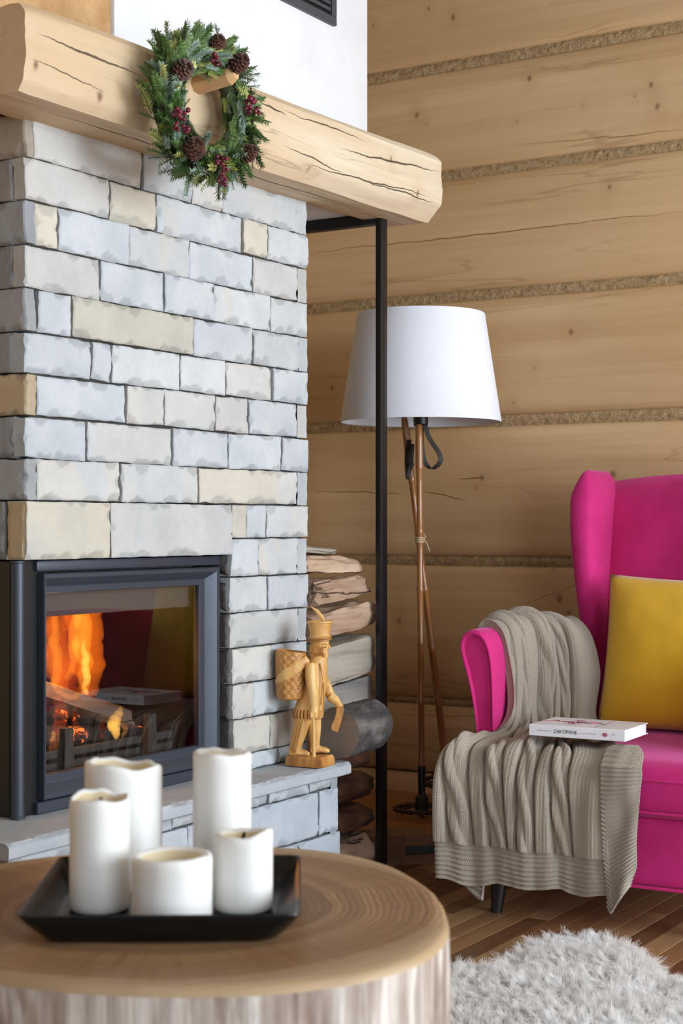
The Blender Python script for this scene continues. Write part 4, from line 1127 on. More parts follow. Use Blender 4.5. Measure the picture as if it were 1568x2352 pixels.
for zz in (.290, SZ - .040):
    pts = [Vector((x, -.4155, zz)) for x in np.linspace(-.33, .33, 10)]
    mb.add(*tube(pts, .0035, 6))
pmobj('piping', mb.v, mb.f, M['velvet'], ch)
pmobj('piping', *tube([Vector((x, -.387, .112)) for x in np.linspace(-.35, .35, 8)], .004, 6), M['velvet'], ch)
# backrest
def back(a, b):
    x = lerp(-.235, .235, a); z = lerp(.36, 1.083, b)
    return x, z
nbx, nbz = 20, 24
v = []
for j in range(nbz + 1):
    for i in range(nbx + 1):
        a, b = i / nbx, j / nbz
        x = lerp(-.245, .245, a); z = lerp(.34, 1.075 + .018 * math.sin(math.pi * a), b)
        y = .25 + .11 * b - .035 * (1 - (2 * a - 1) ** 4) * (math.sin(math.pi * min(1, b * 1.05)) ** .5) + (.05 * ss(.93, 1, b))
        v.append((x, y, z))
W_ = nbx + 1; nfr = len(v)
for j in range(nbz + 1):
    for i in range(nbx + 1):
        a, b = i / nbx, j / nbz
        x = lerp(-.245, .245, a); z = lerp(.34, 1.075 + .018 * math.sin(math.pi * a), b) - .0
        v.append((x, .36 + .09 * b - (.03 * ss(.93, 1, b)), z))
f = [(j * W_ + i, j * W_ + i + 1, (j + 1) * W_ + i + 1, (j + 1) * W_ + i) for j in range(nbz) for i in range(nbx)]
f += [(nfr + j * W_ + i + 1, nfr + j * W_ + i, nfr + (j + 1) * W_ + i, nfr + (j + 1) * W_ + i + 1) for j in range(nbz) for i in range(nbx)]
f += [(nbz * W_ + i, nbz * W_ + i + 1, nfr + nbz * W_ + i + 1, nfr + nbz * W_ + i) for i in range(nbx)]
f += [(j * W_, (j + 1) * W_, nfr + (j + 1) * W_, nfr + j * W_) for j in range(nbz)] + [((j + 1) * W_ + nbx, j * W_ + nbx, nfr + j * W_ + nbx, nfr + (j + 1) * W_ + nbx) for j in range(nbz)]
pmobj('backrest', v, f, M['velvet'], ch, sharp=1.0)
def wing(sgn):
    """padded wing: stack of rounded outlines from the arm to the rounded top"""
    n_, m = 64, 28; v = []
    for j in range(n_ + 1):
        t = j / n_; z = lerp(.42, 1.103, t)
        top = ss(.86, 1.0, t); fwd = interp(t, [0, .15, .3, .5, .7, .88, 1], [.225, .235, .225, .195, .178, .178, .20])
        ou = interp(t, [0, .3, .5, .75, .9, 1], [.272, .274, .284, .297, .298, .285]); inn = interp(t, [0, .3, .6, .9, 1], [.208, .212, .214, .212, .222])
        bk = .44
        cx, cy = (ou + inn) / 2, (fwd + bk) / 2; hx, hy = (ou - inn) / 2, (bk - fwd) / 2
        sh_ = math.sqrt(max(0.0, 1 - ((t - .84) / .16) ** 2)) if t > .84 else 1.0
        sh_ = max(sh_, .02)
        for i in range(m):
            an = 2 * math.pi * i / m; c_, s_ = math.cos(an), math.sin(an); e = .55
            px_ = cx + hx * sh_ * math.copysign(abs(c_) ** e, c_); py_ = cy + (hy - .035 * (1 - sh_)) * math.copysign(abs(s_) ** e, s_)
            v.append((sgn * px_, py_ - .0, z))
    f = [(j * m + i, j * m + (i + 1) % m, (j + 1) * m + (i + 1) % m, (j + 1) * m + i) for j in range(n_) for i in range(m)]
    f += [tuple(range(m))[::-1], tuple(n_ * m + i for i in range(m))]
    if sgn < 0: f = [q[::-1] for q in f]
    return v, f
for s_ in (-1, 1): pmobj('wing', *wing(s_), M['velvet'], ch, sharp=None)
ARM = [(.318, .285), (.318, .42), (.319, .56), (.324, .62), (.336, .662), (.356, .684), (.384, .688), (.406, .678), (.418, .655), (.415, .625), (.400, .58), (.383, .52), (.371, .45), (.365, .36), (.363, .285)]
def arm(sgn):
    v = []; ys = [-.262, -.258, -.25, -.235, -.15, 0, .15, .25, .30]; m = len(ARM)
    cx, cz = .36, .5
    for j, y in enumerate(ys):
        sc_ = [.80, .95, .99, 1, 1, 1, 1, 1, 1][j]
        for (x, z) in ARM:
            if sc_ < 1:                      # round the front edge over, keep the recessed front panel
                xm = interp(z, [.285, .56, .66, .69], [.341, .352, .37, .375]); zz = z if z < .6 else .6 + (z - .6) * (sc_ if j else .86)
                v.append((sgn * (xm + (x - xm) * sc_), y, zz))
            else: v.append((sgn * (x + .004 * ss(0, .3, y)), y, z - .02 * ss(.0, .3, y) * ss(.5, .69, z)))
    f = [(j * m + i, j * m + (i + 1) % m, (j + 1) * m + (i + 1) % m, (j + 1) * m + i) for j in range(len(ys) - 1) for i in range(m)]
    if sgn > 0: f = [q[::-1] for q in f]
    # recessed front panel
    b = len(v); 
    for (x, z) in ARM:
        xm = interp(z, [.285, .56, .66, .69], [.341, .352, .37, .375]); v.append((sgn * (xm + (x - xm) * .72), -.250, z if z < .6 else .6 + (z - .6) * .80))
    f += [(b + i, b + (i + 1) % m, (i + 1) % m, i) if sgn < 0 else (i, (i + 1) % m, b + (i + 1) % m, b + i) for i in range(m)]
    f.append(tuple(b + i for i in range(m)) if sgn < 0 else tuple(b + i for i in range(m))[::-1])
    f.append(tuple((len(ys) - 1) * m + i for i in range(m)))
    return v, f
for s_ in (-1, 1):
    ao = pmobj('armrest', *arm(s_), M['velvet'], ch, sharp=.6)
    md = ao.modifiers.new('soft', 'SUBSURF'); md.levels = 2; md.render_levels = 2
for (x, y) in ((-.27, -.33), (.27, -.33), (-.27, .33), (.27, .33)):
    sx = math.copysign(1, x); sy = math.copysign(1, y)
    pmobj('leg', *tube([Vector((x + sx * .008, y + sy * .01, 0)), Vector((x + sx * .006, y + sy * .008, .02)), Vector((x, y, .12))], [.014, .0155, .024], 14), M['legwood'], ch, sharp=.8)

# ------------------------------------------------------------------ cushion
k = NT('mustard_felt'); o = k.coord(); n = k.noise(o, 300, 3); n2 = k.noise(o, 6, 2)
M['mustard'] = k.done(k.mix(n2, C4('#c99a12'), C4('#dcae22')), .95, k.bump(n, .25, .003), Sheen_Weight=.25)
def pillow(wd, ht, th, n=30, sd=3.0):
    v = []; W = n + 1
    for side in (1, -1):
        for j in range(n + 1):
            for i in range(n + 1):
                a, b = 2 * i / n - 1, 2 * j / n - 1
                pin = 1 - .055 * (a * a) * (1 - b * b) * 0 
                x = a * wd / 2 * (1 - .05 * (1 - a * a) * 0 - .045 * (1 - b * b) * abs(a) ** 3)
                z = b * ht / 2 * (1 - .045 * (1 - a * a) * abs(b) ** 3)
                h = (max(0, 1 - abs(a) ** 2.6) ** .62) * (max(0, 1 - abs(b) ** 2.6) ** .62)
                h *= 1 + .08 * nz(a * 1.7, b * 1.7, sd) + .05 * nz(a * 4, b * 4, sd + side)
                v.append((x, side * th / 2 * h, z))
    N = W * W
    f = [(j * W + i, j * W + i + 1, (j + 1) * W + i + 1, (j + 1) * W + i)[::-1] for j in range(n) for i in range(n)]
    f += [(N + j * W + i, N + j * W + i + 1, N + (j + 1) * W + i + 1, N + (j + 1) * W + i) for j in range(n) for i in range(n)]
    return v, f
def CH(x, y, z): return Vector((co_[0] + x * ca - y * sa_, co_[1] + x * sa_ + y * ca, z))
v, f = pillow(.44, .415, .15)
pw_ = tag(mobj('cushion', v, f, M['mustard'], sharp=None, origin=(0, 0, 0)), 'mustard yellow square cushion leaning on the armchair back', 'cushion')
bmw = bmesh.new(); bmw.from_mesh(pw_.data); bmesh.ops.remove_doubles(bmw, verts=list(bmw.verts), dist=.0004); bmw.to_mesh(pw_.data); bmw.free(); setmesh(pw_.data, True)
pw_.rotation_euler = (math.radians(-13), math.radians(1.5), RZ + math.radians(3)); pw_.location = CH(.052, .135, SZ + .205)

# ------------------------------------------------------------------ knitted throw
# guide lines run from behind the arm, over it, down to the seat, over the front edge and down (armchair space)
ZB = SZ + .016
def hang(x, y, zz): return (x, y, zz)
G = [  # v:  behind arm, arm top, inner arm, low arm, seat, seat edge, hang, hang, hem
    [(-.430, -.150, .62), (-.388, -.165, .699), (-.334, -.175, .676), (-.309, -.185, .58), (-.300, -.215, .47), (-.325, -.285, .424), (-.372, -.405, .412), (-.386, -.447, .36), (-.388, -.452, .27), (-.386, -.452, .17), (-.384, -.450, .094)],
    [(-.430, -.075, .62), (-.388, -.085, .702), (-.328, -.095, .684), (-.305, -.105, .58), (-.285, -.140, .46), (-.270, -.235, .424), (-.262, -.405, .416), (-.262, -.450, .36), (-.262, -.460, .27), (-.262, -.460, .17), (-.262, -.457, .090)],
    [(-.425, .010, .60), (-.385, .010, .704), (-.305, .005, .694), (-.272, -.005, .58), (-.250, -.060, .455), (-.200, -.190, .424), (-.150, -.405, .418), (-.150, -.452, .36), (-.150, -.462, .27), (-.150, -.464, .17), (-.150, -.460, .098)],
    [(-.405, .090, .60), (-.350, .080, .700), (-.262, .075, .684), (-.225, .055, .58), (-.205, .005, .452), (-.150, -.150, .424), (-.045, -.405, .418), (-.045, -.452, .36), (-.045, -.462, .27), (-.045, -.464, .17), (-.045, -.460, .096)],
    [(-.360, .190, .60), (-.290, .165, .690), (-.215, .130, .660), (-.168, .098, .56), (-.160, .055, .450), (-.085, -.080, .424), (.052, -.400, .418), (.058, -.452, .36), (.058, -.464, .27), (.060, -.466, .17), (.062, -.460, .100)],
]
G = [[Vector(p) for p in r] for r in G]
CAB = [.085, .27, .48, .665]      # cable columns (fraction of the width)
NU, NV = 260, 330
def blanket_base(u, v): return crom([crom(r, v) for r in G], u)
lenU = .45
P_ = np.zeros((NV + 1, NU + 1, 3))
GC = np.array([[tuple(crom(r, j / NV)) for r in G] for j in range(NV + 1)])
for j in range(NV + 1):
    row = [Vector(p) for p in GC[j]]
    for i in range(NU + 1): P_[j, i] = crom(row, i / NU)
du = np.gradient(P_, axis=1); dv = np.gradient(P_, axis=0)
Nn = np.cross(dv, du); Nn /= np.linalg.norm(Nn, axis=2, keepdims=True) + 1e-12
# make normals face the room
sgn_ = np.sign(Nn[NV - 40, NU // 2, 1]); Nn *= -sgn_
arc = np.concatenate([[0], np.cumsum(np.linalg.norm(np.diff(P_[:, NU // 2], axis=0), axis=1))])
hang_t = np.array([ss(.60, .80, j / NV) for j in range(NV + 1)])
hem0 = arc[-1] - .085
D = np.zeros((NV + 1, NU + 1)); UV = np.zeros((NV + 1, NU + 1, 2))
for j in range(NV + 1):
    s_ = arc[j]; vv = j / NV
    for i in range(NU + 1):
        u = i / NU; x = u * lenU
        d = 0.0
        fold = (0.007 * math.sin(u * 2 * math.pi * 2.3 + .8 + 1.2 * nz(u * 3, s_ * 1.5)) + .003 * math.sin(u * 2 * math.pi * 8.3 + 2 * nz(u * 4, s_ * 2))) * hang_t[j] + .006 * nz(u * 9, s_ * 2.2, 3) + .022 * nz(u * 7, s_ * 3.5, 9) * (1 - hang_t[j])
        d += fold
        inhem = ss(hem0 - .003, hem0 + .003, s_)
        cab = 0.0
        lean = [.085, .10, .035, .075]; tv = max(0.0, min(1.0, (vv - .58) / .42)); pan = 1.0
        for ci, c0 in enumerate(CAB):                  # rope cables: two strands crossing, lying between raised plain panels
            w_ = .021; xc = (u - c0 - lean[ci] * tv) * lenU
            pan = min(pan, ss(.016, .036, abs(xc)))
            if abs(xc) < .045:
                ph = s_ * 2 * math.pi / .27 + ci * 1.3
                h = 0
                for kx in (0, math.pi):
                    cx = .0108 * math.sin(ph + kx); top = .005 * math.cos(ph + kx)
                    h = max(h, (.0095 + top) * max(0.0, 1 - ((xc - cx) / .0125) ** 2) ** .5)
                edge_ = -.011 * math.exp(-((abs(xc) - .0245) / .0032) ** 2)
                cab = max(cab, h) + edge_
        rib = .0005 * math.sin(x * 2 * math.pi / .0095)
        d += (1 - inhem) * (cab + rib + .013 * pan * (.35 + .65 * hang_t[j])) + inhem * .004 * pan
        d += inhem * (.0026 * math.sin(s_ * 2 * math.pi / .0108) + .0015)
        D[j, i] = d; UV[j, i] = (x, s_)
P2 = P_ + Nn * D[:, :, None]
# keep the cloth off the seat and wavy at the hem
for i in range(NU + 1):
    P2[-60:, i, 2] += np.linspace(0, 1, 60) * (.004 * math.sin(i / NU * 2 * math.pi * 3.3 + .8) + .006 * nz(i * .03, 4))
def sheet(P2, UV, thick, nm, mat, par=None, Nrm=None):
    """closed cloth sheet from a grid of points"""
    J, I = P2.shape[:2]
    top = P2.reshape(-1, 3); bot = (P2 - Nrm * thick).reshape(-1, 3)
    v = np.concatenate([top, bot]); N = J * I
    f = []
    for j in range(J - 1):
        for i in range(I - 1):
            a = j * I + i; q = (a, a + 1, a + I + 1, a + I); f.append(q); f.append(tuple(N + t for t in q[::-1]))
    bd = [i for i in range(I)] + [j * I + I - 1 for j in range(1, J)] + [(J - 1) * I + i for i in range(I - 2, -1, -1)] + [j * I for j in range(J - 2, 0, -1)]
    for q in range(len(bd)):
        a, b = bd[q], bd[(q + 1) % len(bd)]; f.append((b, a, N + a, N + b))
    return v, f, np.concatenate([UV.reshape(-1, 2)] * 2)
k = NT('beige_knit'); uv = k.n('Attribute', attribute_name='knit_uv', out=1)
sx = k.n('SeparateXYZ', {0: uv}, out=0); sy = k.n('SeparateXYZ', {0: uv}, out=1)
st_ = .0036
ax_ = k.math('PINGPONG', sx, st_ / 2)                     # V-shaped stitches
ph_ = k.math('ADD', sy, k.math('MULTIPLY', ax_, 1.1))
row_ = k.math('SINE', k.math('MULTIPLY', ph_, 2 * math.pi / .0034))
col_ = k.math('SINE', k.math('MULTIPLY', sx, 2 * math.pi / st_))
hh_ = k.math('ADD', k.math('MULTIPLY', row_, .5), k.math('MULTIPLY', col_, .35))
nn_ = k.noise(uv, 900, 2); big = k.noise(uv, 14, 3)
cc_ = k.mix(k.math('MULTIPLY_ADD', hh_, .35, .5), C4('#85786a'), C4('#c2b6a4'))
cc_ = k.mix(k.math('MULTIPLY', big, .3), cc_, C4('#a89b8b'))
M['knit'] = k.done(cc_, .95, k.bump(k.math('ADD', hh_, k.math('MULTIPLY', nn_, .6)), .55, .0022), Sheen_Weight=.2)
tb = thing('knitted_throw', 'beige cable-knit throw draped over the chair arm and seat front', 'blanket', (co_[0], co_[1], 0), RZ)
def throw_part(P2, UV, Nrm, nm):
    v, f, uvs = sheet(P2, UV, .005, nm, None, None, Nrm)
    ob = mobj(nm, v, f, M['knit'], tb, world=False, sharp=None, origin=(0, 0, 0))
    a_ = ob.data.attributes.new('knit_uv', 'FLOAT_VECTOR', 'POINT')
    a_.data.foreach_set('vector', np.concatenate([uvs, np.zeros((len(uvs), 1))], 1).ravel()); return ob
throw_part(P2, UV, Nn, 'cable_knit')
# turned-over side border hanging lower at the right (horizontal ridges, pointed corner)
NU2, NV2 = 70, 230; Q = np.zeros((NV2 + 1, NU2 + 1, 3)); U2 = np.zeros((NV2 + 1, NU2 + 1, 2))
for j in range(NV2 + 1):
    t = j / NV2
    for i in range(NU2 + 1):
        u = i / NU2
        xl_ = interp(t, [0, .12, .5, .8, 1], [.035, .035, .043, .052, .058]); xr_ = interp(t, [0, .10, .2, .6, .85, 1], [.090, .128, .135, .128, .126, .108])
        x = lerp(xl_, xr_, u)
        y = interp(t, [0, .08, .16, .3, 1], [-.36, -.425, -.468, -.480, -.484]) - .008 * math.sin(u * math.pi) - .006 * math.sin(u * 6 + t * 4) * ss(.2, .6, t)
        ze = interp(u, [0, .12, .35, .7, 1], [.078, .064, .080, .108, .132])
        z = interp(t, [0, .08, .16, 1], [.436, .434, .400, ze])
        s_ = t * .52
        y -= .0022 * math.sin(s_ * 2 * math.pi / .0135 + u * 1.2) + .004 * nz(t * 5, u * 3)
        if t < .12: z += .0018 * math.sin(s_ * 2 * math.pi / .0135)
        Q[j, i] = (x, y, z); U2[j, i] = (s_, u * .09)
d1 = np.gradient(Q, axis=1); d2 = np.gradient(Q, axis=0); N2 = np.cross(d2, d1); N2 /= np.linalg.norm(N2, axis=2, keepdims=True) + 1e-12
if N2[NV2 // 2, NU2 // 2, 1] > 0: N2 = -N2
throw_part(Q, U2, N2, 'folded_border')
# corner of the back layer peeping out under the hem at the left
NU3, NV3 = 50, 40; Q = np.zeros((NV3 + 1, NU3 + 1, 3)); U3 = np.zeros((NV3 + 1, NU3 + 1, 2))
for j in range(NV3 + 1):
    for i in range(NU3 + 1):
        u, t = i / NU3, j / NV3; x = lerp(-.365, -.268, u)
        zb2 = lerp(.095, .045, ss(.1, .95, u)) + .05 * ss(.93, 1.0, u)
        Q[j, i] = (x, -.436 - .004 * math.sin(t * 30), lerp(.14, zb2, t)); U3[j, i] = (u * .1, t * .08)
N3 = np.zeros_like(Q); N3[:, :, 1] = -1
throw_part(Q, U3, N3, 'under_corner')

# ------------------------------------------------------------------ book
bl, br_ = onZ(1215, 1705, .428), onZ(1435, 1721, .428)
bw_ = (br_ - bl).length; bdir = (br_ - bl).normalized(); bang = math.atan2(bdir.y, bdir.x)
BD, BT = .165, .027
ZBK = SZ + .040
bk = thing('book', 'white hardcover book with a magenta ornament lying on the throw', 'book', (bl.x, bl.y, ZBK), bang)
M['cover'] = plain('white_book_cover', '#edecf1', .35)
M['pages'] = None
k = NT('book_pages'); o = k.coord(); n = k.noise(k.mapv(o, (2, 2, 700)), 1, 2)
M['pages'] = k.done(k.mix(n, C4('#d9d8d6'), C4('#f4f3f2')), .9)
mb = MB()
mb.add(*bevbox(0, bw_, 0, BD, 0, .0025, .0008, 1)); mb.add(*bevbox(0, bw_, 0, BD, BT - .0025, BT, .0008, 1)); mb.add(*bevbox(0, bw_, -.001, .0018, .0005, BT - .0005, .0006, 1))
pmobj('cover', mb.v, mb.f, M['cover'], bk, sharp=.5)
pmobj('pages', *boxm(.003, bw_ - .004, .0018, BD - .003, .0025, BT - .0025), M['pages'], bk, smooth=False)
def text(nm, s, size, loc, rot, mat, par):
    cu = bpy.data.curves.new(nm, 'FONT'); cu.body = s; cu.size = size; cu.extrude = .0001; cu.align_x = 'CENTER'; cu.align_y = 'CENTER'
    tmp = bpy.data.objects.new(nm, cu); COL.objects.link(tmp)
    dg = bpy.context.evaluated_depsgraph_get(); me = bpy.data.meshes.new_from_object(tmp.evaluated_get(dg))
    bpy.data.objects.remove(tmp); me.materials.clear(); me.materials.append(mat)
    o = bpy.data.objects.new(nm, me); COL.objects.link(o); o.parent = par; o.location = loc; o.rotation_euler = rot; return o
M['ink'] = plain('black_ink', '#26262b', .6); M['greyink'] = plain('grey_ink', '#a9a9b0', .6); M['pinkink'] = plain('magenta_ink', '#a63a63', .6)
t_ = text('spine_title', 'ZAKOPANE', .0125, (bw_ * .385, -.0012, BT * .5), (math.pi / 2, 0, 0), M['ink'], bk); t_.scale = (.92, 1, 1)
mb = MB()
def dash(x0, x1, z0, z1): mb.add(*boxm(x0, x1, -.0013, -.0009, z0, z1))
r5 = random.Random(5); x = bw_ * .09
while x < bw_ * .235: l = r5.uniform(.002, .005); dash(x, x + l, BT * .47, BT * .55); x += l + .0012
x = bw_ * .53
while x < bw_ * .71: l = r5.uniform(.002, .005); dash(x, x + l, BT * .46, BT * .53); x += l + .0012
pmobj('spine_small_print', mb.v, mb.f, M['greyink'], bk, smooth=False)
def rosette(c, r, face):
    """folk ornament: central lobed disc with pointed side petals, as thin print"""
    mb = MB(); th = .00012
    def poly(P):
        if face == 'spine': a = [(c[0] + x, -.0011 - th, c[1] + y) for x, y in P]
        else: a = [(c[0] + x, c[1] + y, BT + .0001 + th) for x, y in P]
        mb.add(a, [tuple(range(len(a)))])
    for q in range(8):
        a = q * math.pi / 4; P = []
        for i in range(10):
            t = 2 * math.pi * i / 10; P.append((math.cos(a) * (r * .55 + r * .42 * math.cos(t)) - math.sin(a) * r * .17 * math.sin(t), math.sin(a) * (r * .55 + r * .42 * math.cos(t)) * .8 + math.cos(a) * r * .17 * math.sin(t)))
        poly(P)
    for s_ in (-1, 1):
        poly([(s_ * r * .9, -r * .12), (s_ * r * 1.25, -r * .05), (s_ * r * 1.45, 0), (s_ * r * 1.25, r * .05), (s_ * r * .9, r * .12)])
    return mb
m_ = rosette((bw_ * .795, BT * .5), .0075, 'spine'); pmobj('spine_ornament', m_.v, m_.f, M['pinkink'], bk, smooth=False)
mb = MB(); mb.add(*tube([Vector((bw_ * .885 + .0085 * (t - .5), -.001, BT * .44 + .005 * math.sin(math.pi * t * .9))) for t in np.linspace(0, 1, 9)], [.0003, .0007, .0009, .001, .001, .001, .0009, .0006, .0003], 5))
pmobj('publisher_mark', mb.v, mb.f, M['greyink'], bk)
mb = MB()
for q, (dx, dy_, r) in enumerate([(0, 0, .024), (-.026, .004, .014), (.026, .004, .014), (0, .028, .014), (0, -.026, .014)]):
    m_ = rosette((bw_ * .36 + dx, BD * .5 + dy_ * 1.2), r, 'top'); mb.add(m_.v, m_.f)
for s_ in (-1, 1):
    P = [Vector((bw_ * .36 + s_ * (.04 + .045 * t), BD * .5 + .012 * math.sin(t * 5), BT + .0002)) for t in np.linspace(0, 1, 12)]
    mb.add(*tube(P, [.0018 * (1 - t) + .0003 for t in np.linspace(0, 1, 12)], 5))
pmobj('cover_ornament', mb.v, mb.f, M['pinkink'], bk, smooth=False)
mb = MB(); mb.add(*boxm(bw_ * .66, bw_ * .685, .012, BD - .02, BT, BT + .0002)); pmobj('cover_bar', mb.v, mb.f, M['greyink'], bk, smooth=False)

# ------------------------------------------------------------------ sheepskin rug
edge = [(900, 2262), (1035, 2244), (1120, 2240), (1180, 2215), (1230, 2184), (1300, 2170), (1390, 2172), (1450, 2197), (1500, 2236), (1540, 2265), (1620, 2292), (1700, 2330)]
E_ = [onZ(px, py, .0) for px, py in edge]
near = [(1750, 2420), (1690, 2560), (1500, 2640), (1250, 2620), (1000, 2560), (860, 2420), (850, 2310)]
E_ += [onZ(px, py, 0) for px, py in near]
cen = sum(E_, Vector()) / len(E_)
k = NT('white_fleece'); hi = k.n('HairInfo', out=0) if False else None
o = k.coord(); n = k.noise(o, 6, 3)
fc = k.mix(k.ramp(n, [(.35, 0.0), (.7, 1.0)]), C4('#f7f6f3'), C4('#ffffff'))
k.t.links.new(k.n('MixShader', {0: .45, 1: k.n('BsdfDiffuse', {'Color': fc}), 2: k.n('BsdfTranslucent', {'Color': fc})}), k.out.inputs[0]); M['fleece'] = k.m
n_r, n_t = 14, 72; v = []
ring = [crom(E_ + [E_[0]], i / n_t) for i in range(n_t)]
for j in range(n_r + 1):
    t = j / n_r
    for p in ring:
        q = cen.lerp(p, max(t, .001)); v.append((q.x, q.y, .012 + .010 * (1 - t ** 4) + .006 * nz(q.x * 9, q.y * 9)))
f = [(j * n_t + i, j * n_t + (i + 1) % n_t, (j + 1) * n_t + (i + 1) % n_t, (j + 1) * n_t + i) for j in range(n_r) for i in range(n_t)]
b = len(v); v += [(p.x, p.y, .001) for p in ring]; f += [(n_r * n_t + i, n_r * n_t + (i + 1) % n_t, b + (i + 1) % n_t, b + i) for i in range(n_t)]; f.append(tuple(b + i for i in range(n_t))[::-1])
f = [q[::-1] for q in f]
rug = tag(mobj('sheepskin_rug', v, f, M['fleece'], sharp=None), 'fluffy white sheepskin rug on the wooden floor', 'rug')
bmw = bmesh.new(); bmw.from_mesh(rug.data); bmesh.ops.recalc_face_normals(bmw, faces=list(bmw.faces)); bmw.to_mesh(rug.data); bmw.free(); setmesh(rug.data, True)
vg = rug.vertex_groups.new(name='pile'); vg.add(list(range(b)), 1.0, 'REPLACE')
pmd = rug.modifiers.new('fleece', 'PARTICLE_SYSTEM'); ps = rug.particle_systems[-1]; pst = ps.settings
pst.type = 'HAIR'; pst.count = 12000; pst.hair_length = .028; pst.hair_step = 4; pst.emit_from = 'FACE'; pst.use_even_distribution = True
ps.vertex_group_density = 'pile'
pst.child_type = 'INTERPOLATED'; pst.rendered_child_count = 18; pst.child_percent = 18
pst.clump_factor = .15; pst.clump_shape = .0; pst.roughness_1 = .006; pst.roughness_1_size = .1; pst.roughness_endpoint = .006; pst.roughness_2 = .004
pst.brownian_factor = .012; pst.tangent_factor = .0; pst.object_align_factor = (.004, -.010, .0)
pst.root_radius = .35; pst.tip_radius = .12; pst.radius_scale = .0018
pst.child_length = 1.0; pst.length_random = .35 if hasattr(pst, 'length_random') else 0
pst.use_hair_bspline = True

# ------------------------------------------------------------------ stump table
ZT = .47
tcen = Vector((-1.240, 1.598, 0))
rim = [(0, 1980), (300, 1952), (700, 1946), (850, 1970), (960, 2022), (1018, 2085), (1028, 2130), (1000, 2178), (900, 2224), (700, 2260), (450, 2272), (200, 2263), (0, 2244)]
AR = sorted((math.atan2(p.y - tcen.y, p.x - tcen.x), math.hypot(p.x - tcen.x, p.y - tcen.y)) for p in (onZ(a, b, ZT) for a, b in rim))
aa = [q[0] for q in AR]; ra_ = [q[1] for q in AR]
aa = [aa[-1] - 2 * math.pi] + aa + [aa[0] + 2 * math.pi]; ra_ = [ra_[-1]] + ra_ + [ra_[0]]
def stump_r(an):
    an = (an + math.pi) % (2 * math.pi) - math.pi
    s_ = 0
    for d in (-.12, 0, .12): s_ += interp(an + d, aa, ra_)
    return s_ / 3
tbl = thing('stump_table', 'round tree-stump coffee table with ringed sawn top', 'table', tuple(tcen))
k = NT('sawn_end_grain'); o = k.coord()
dw = k.noise(o, 4, 3, out=1); oo = k.vmath('ADD', o, k.vmath('MULTIPLY', k.vmath('SUBTRACT', dw, (.5, .5, .5)), (.05, .05, 0)))
rr_ = k.vmath('LENGTH', k.vmath('MULTIPLY', oo, (1, 1, 0)), out=1)
w1 = k.math('SINE', k.math('MULTIPLY', rr_, 700)); w2 = k.noise(k.n('CombineXYZ', {0: rr_, 1: 0, 2: 0}), 55, 4, .6); w3 = k.noise(k.n('CombineXYZ', {0: rr_, 1: 0, 2: 0}), 14, 2)
ff_ = k.math('ADD', k.math('MULTIPLY', w1, .06), k.math('ADD', k.math('MULTIPLY', w2, .6), k.math('MULTIPLY', w3, .4)))
c = k.ramp(ff_, [(.3, S('#684a31')), (.5, S('#876645')), (.66, S('#a98862'))])
an_ = k.n('SeparateXYZ', {0: oo}, out=0); bn_ = k.n('SeparateXYZ', {0: oo}, out=1)
th_ = k.math('ARCTAN2', bn_, an_)
ray_ = k.noise(k.n('CombineXYZ', {0: k.math('MULTIPLY', th_, 6), 1: rr_, 2: 0}), 5, 3, .6)
c = k.mix(k.math('MULTIPLY', k.ramp(ray_, [(.35, 1.0), (.5, 0.0)]), .35), c, C4('#6e4424'))
c = k.mix(k.ramp(rr_, [(.325, 0.0), (.365, .75)]), c, C4('#b59c7a'))
M['endgrain'] = k.done(c, .5, k.bump(ff_, .12, .003))
NTt = 160; radii = [.0005, .06, .12, .18, .24, .29, .33]
v = []
for t in [.002, .2, .4, .6, .8, .93, .975, .992, 1.0]:
    for i in range(NTt):
        an = 2 * math.pi * i / NTt; r = stump_r(an) * (1 + .004 * fr(math.cos(an) * 7, math.sin(an) * 7, 2))
        v.append((tcen.x + r * t * math.cos(an), tcen.y + r * t * math.sin(an), ZT - (.0 if t < .98 else .003 if t < .995 else .009)))
f = [(j * NTt + i, (j + 1) * NTt + i, (j + 1) * NTt + (i + 1) % NTt, j * NTt + (i + 1) % NTt) for j in range(8) for i in range(NTt)] + [tuple(range(NTt))]
mobj('sawn_top', v, f, M['endgrain'], tbl, sharp=.9, origin=(tcen.x, tcen.y, ZT))
k = NT('peeled_trunk'); o = k.coord(); g1 = k.noise(k.mapv(o, (26, 26, 1.5)), 1, 5, .6, .3); g2 = k.noise(k.mapv(o, (90, 90, 4)), 1, 3); g3 = k.noise(k.mapv(o, (9, 9, 3.5)), 1, 4, .6)
c = k.ramp(k.math('ADD', k.math('MULTIPLY', g1, .7), k.math('MULTIPLY', g2, .3)), [(.3, S('#5c463a')), (.45, S('#a5968a')), (.60, S('#cfc8be'))])
c = k.mix(k.ramp(g3, [(.55, 0.0), (.72, .8)]), c, C4('#5b3a26'))
M['trunk'] = k.done(c, .75, k.bump(g1, .7, .012))
NZ = 30; v = []
NT2 = 320
for j in range(NZ + 1):
    z = lerp(.002, ZT - .009, j / NZ)
    for i in range(NT2):
        an = 2 * math.pi * i / NT2; cx, sy_ = math.cos(an), math.sin(an)
        gro = fr(cx * 14, sy_ * 14, z * 1.2, 4)
        r = stump_r(an) * (1 + .004 * fr(cx * 7, sy_ * 7, 2)) + (-.008 * max(0, gro) + .003 * nz(cx * 5, sy_ * 5, z * 3)) * ss(0, .05, ZT - z) + .018 * ss(.2, 0, z)
        v.append((tcen.x + r * cx, tcen.y + r * sy_, z))
f = [(j * NT2 + i, j * NT2 + (i + 1) % NT2, (j + 1) * NT2 + (i + 1) % NT2, (j + 1) * NT2 + i) for j in range(NZ) for i in range(NT2)] + [tuple(range(NT2))[::-1]]
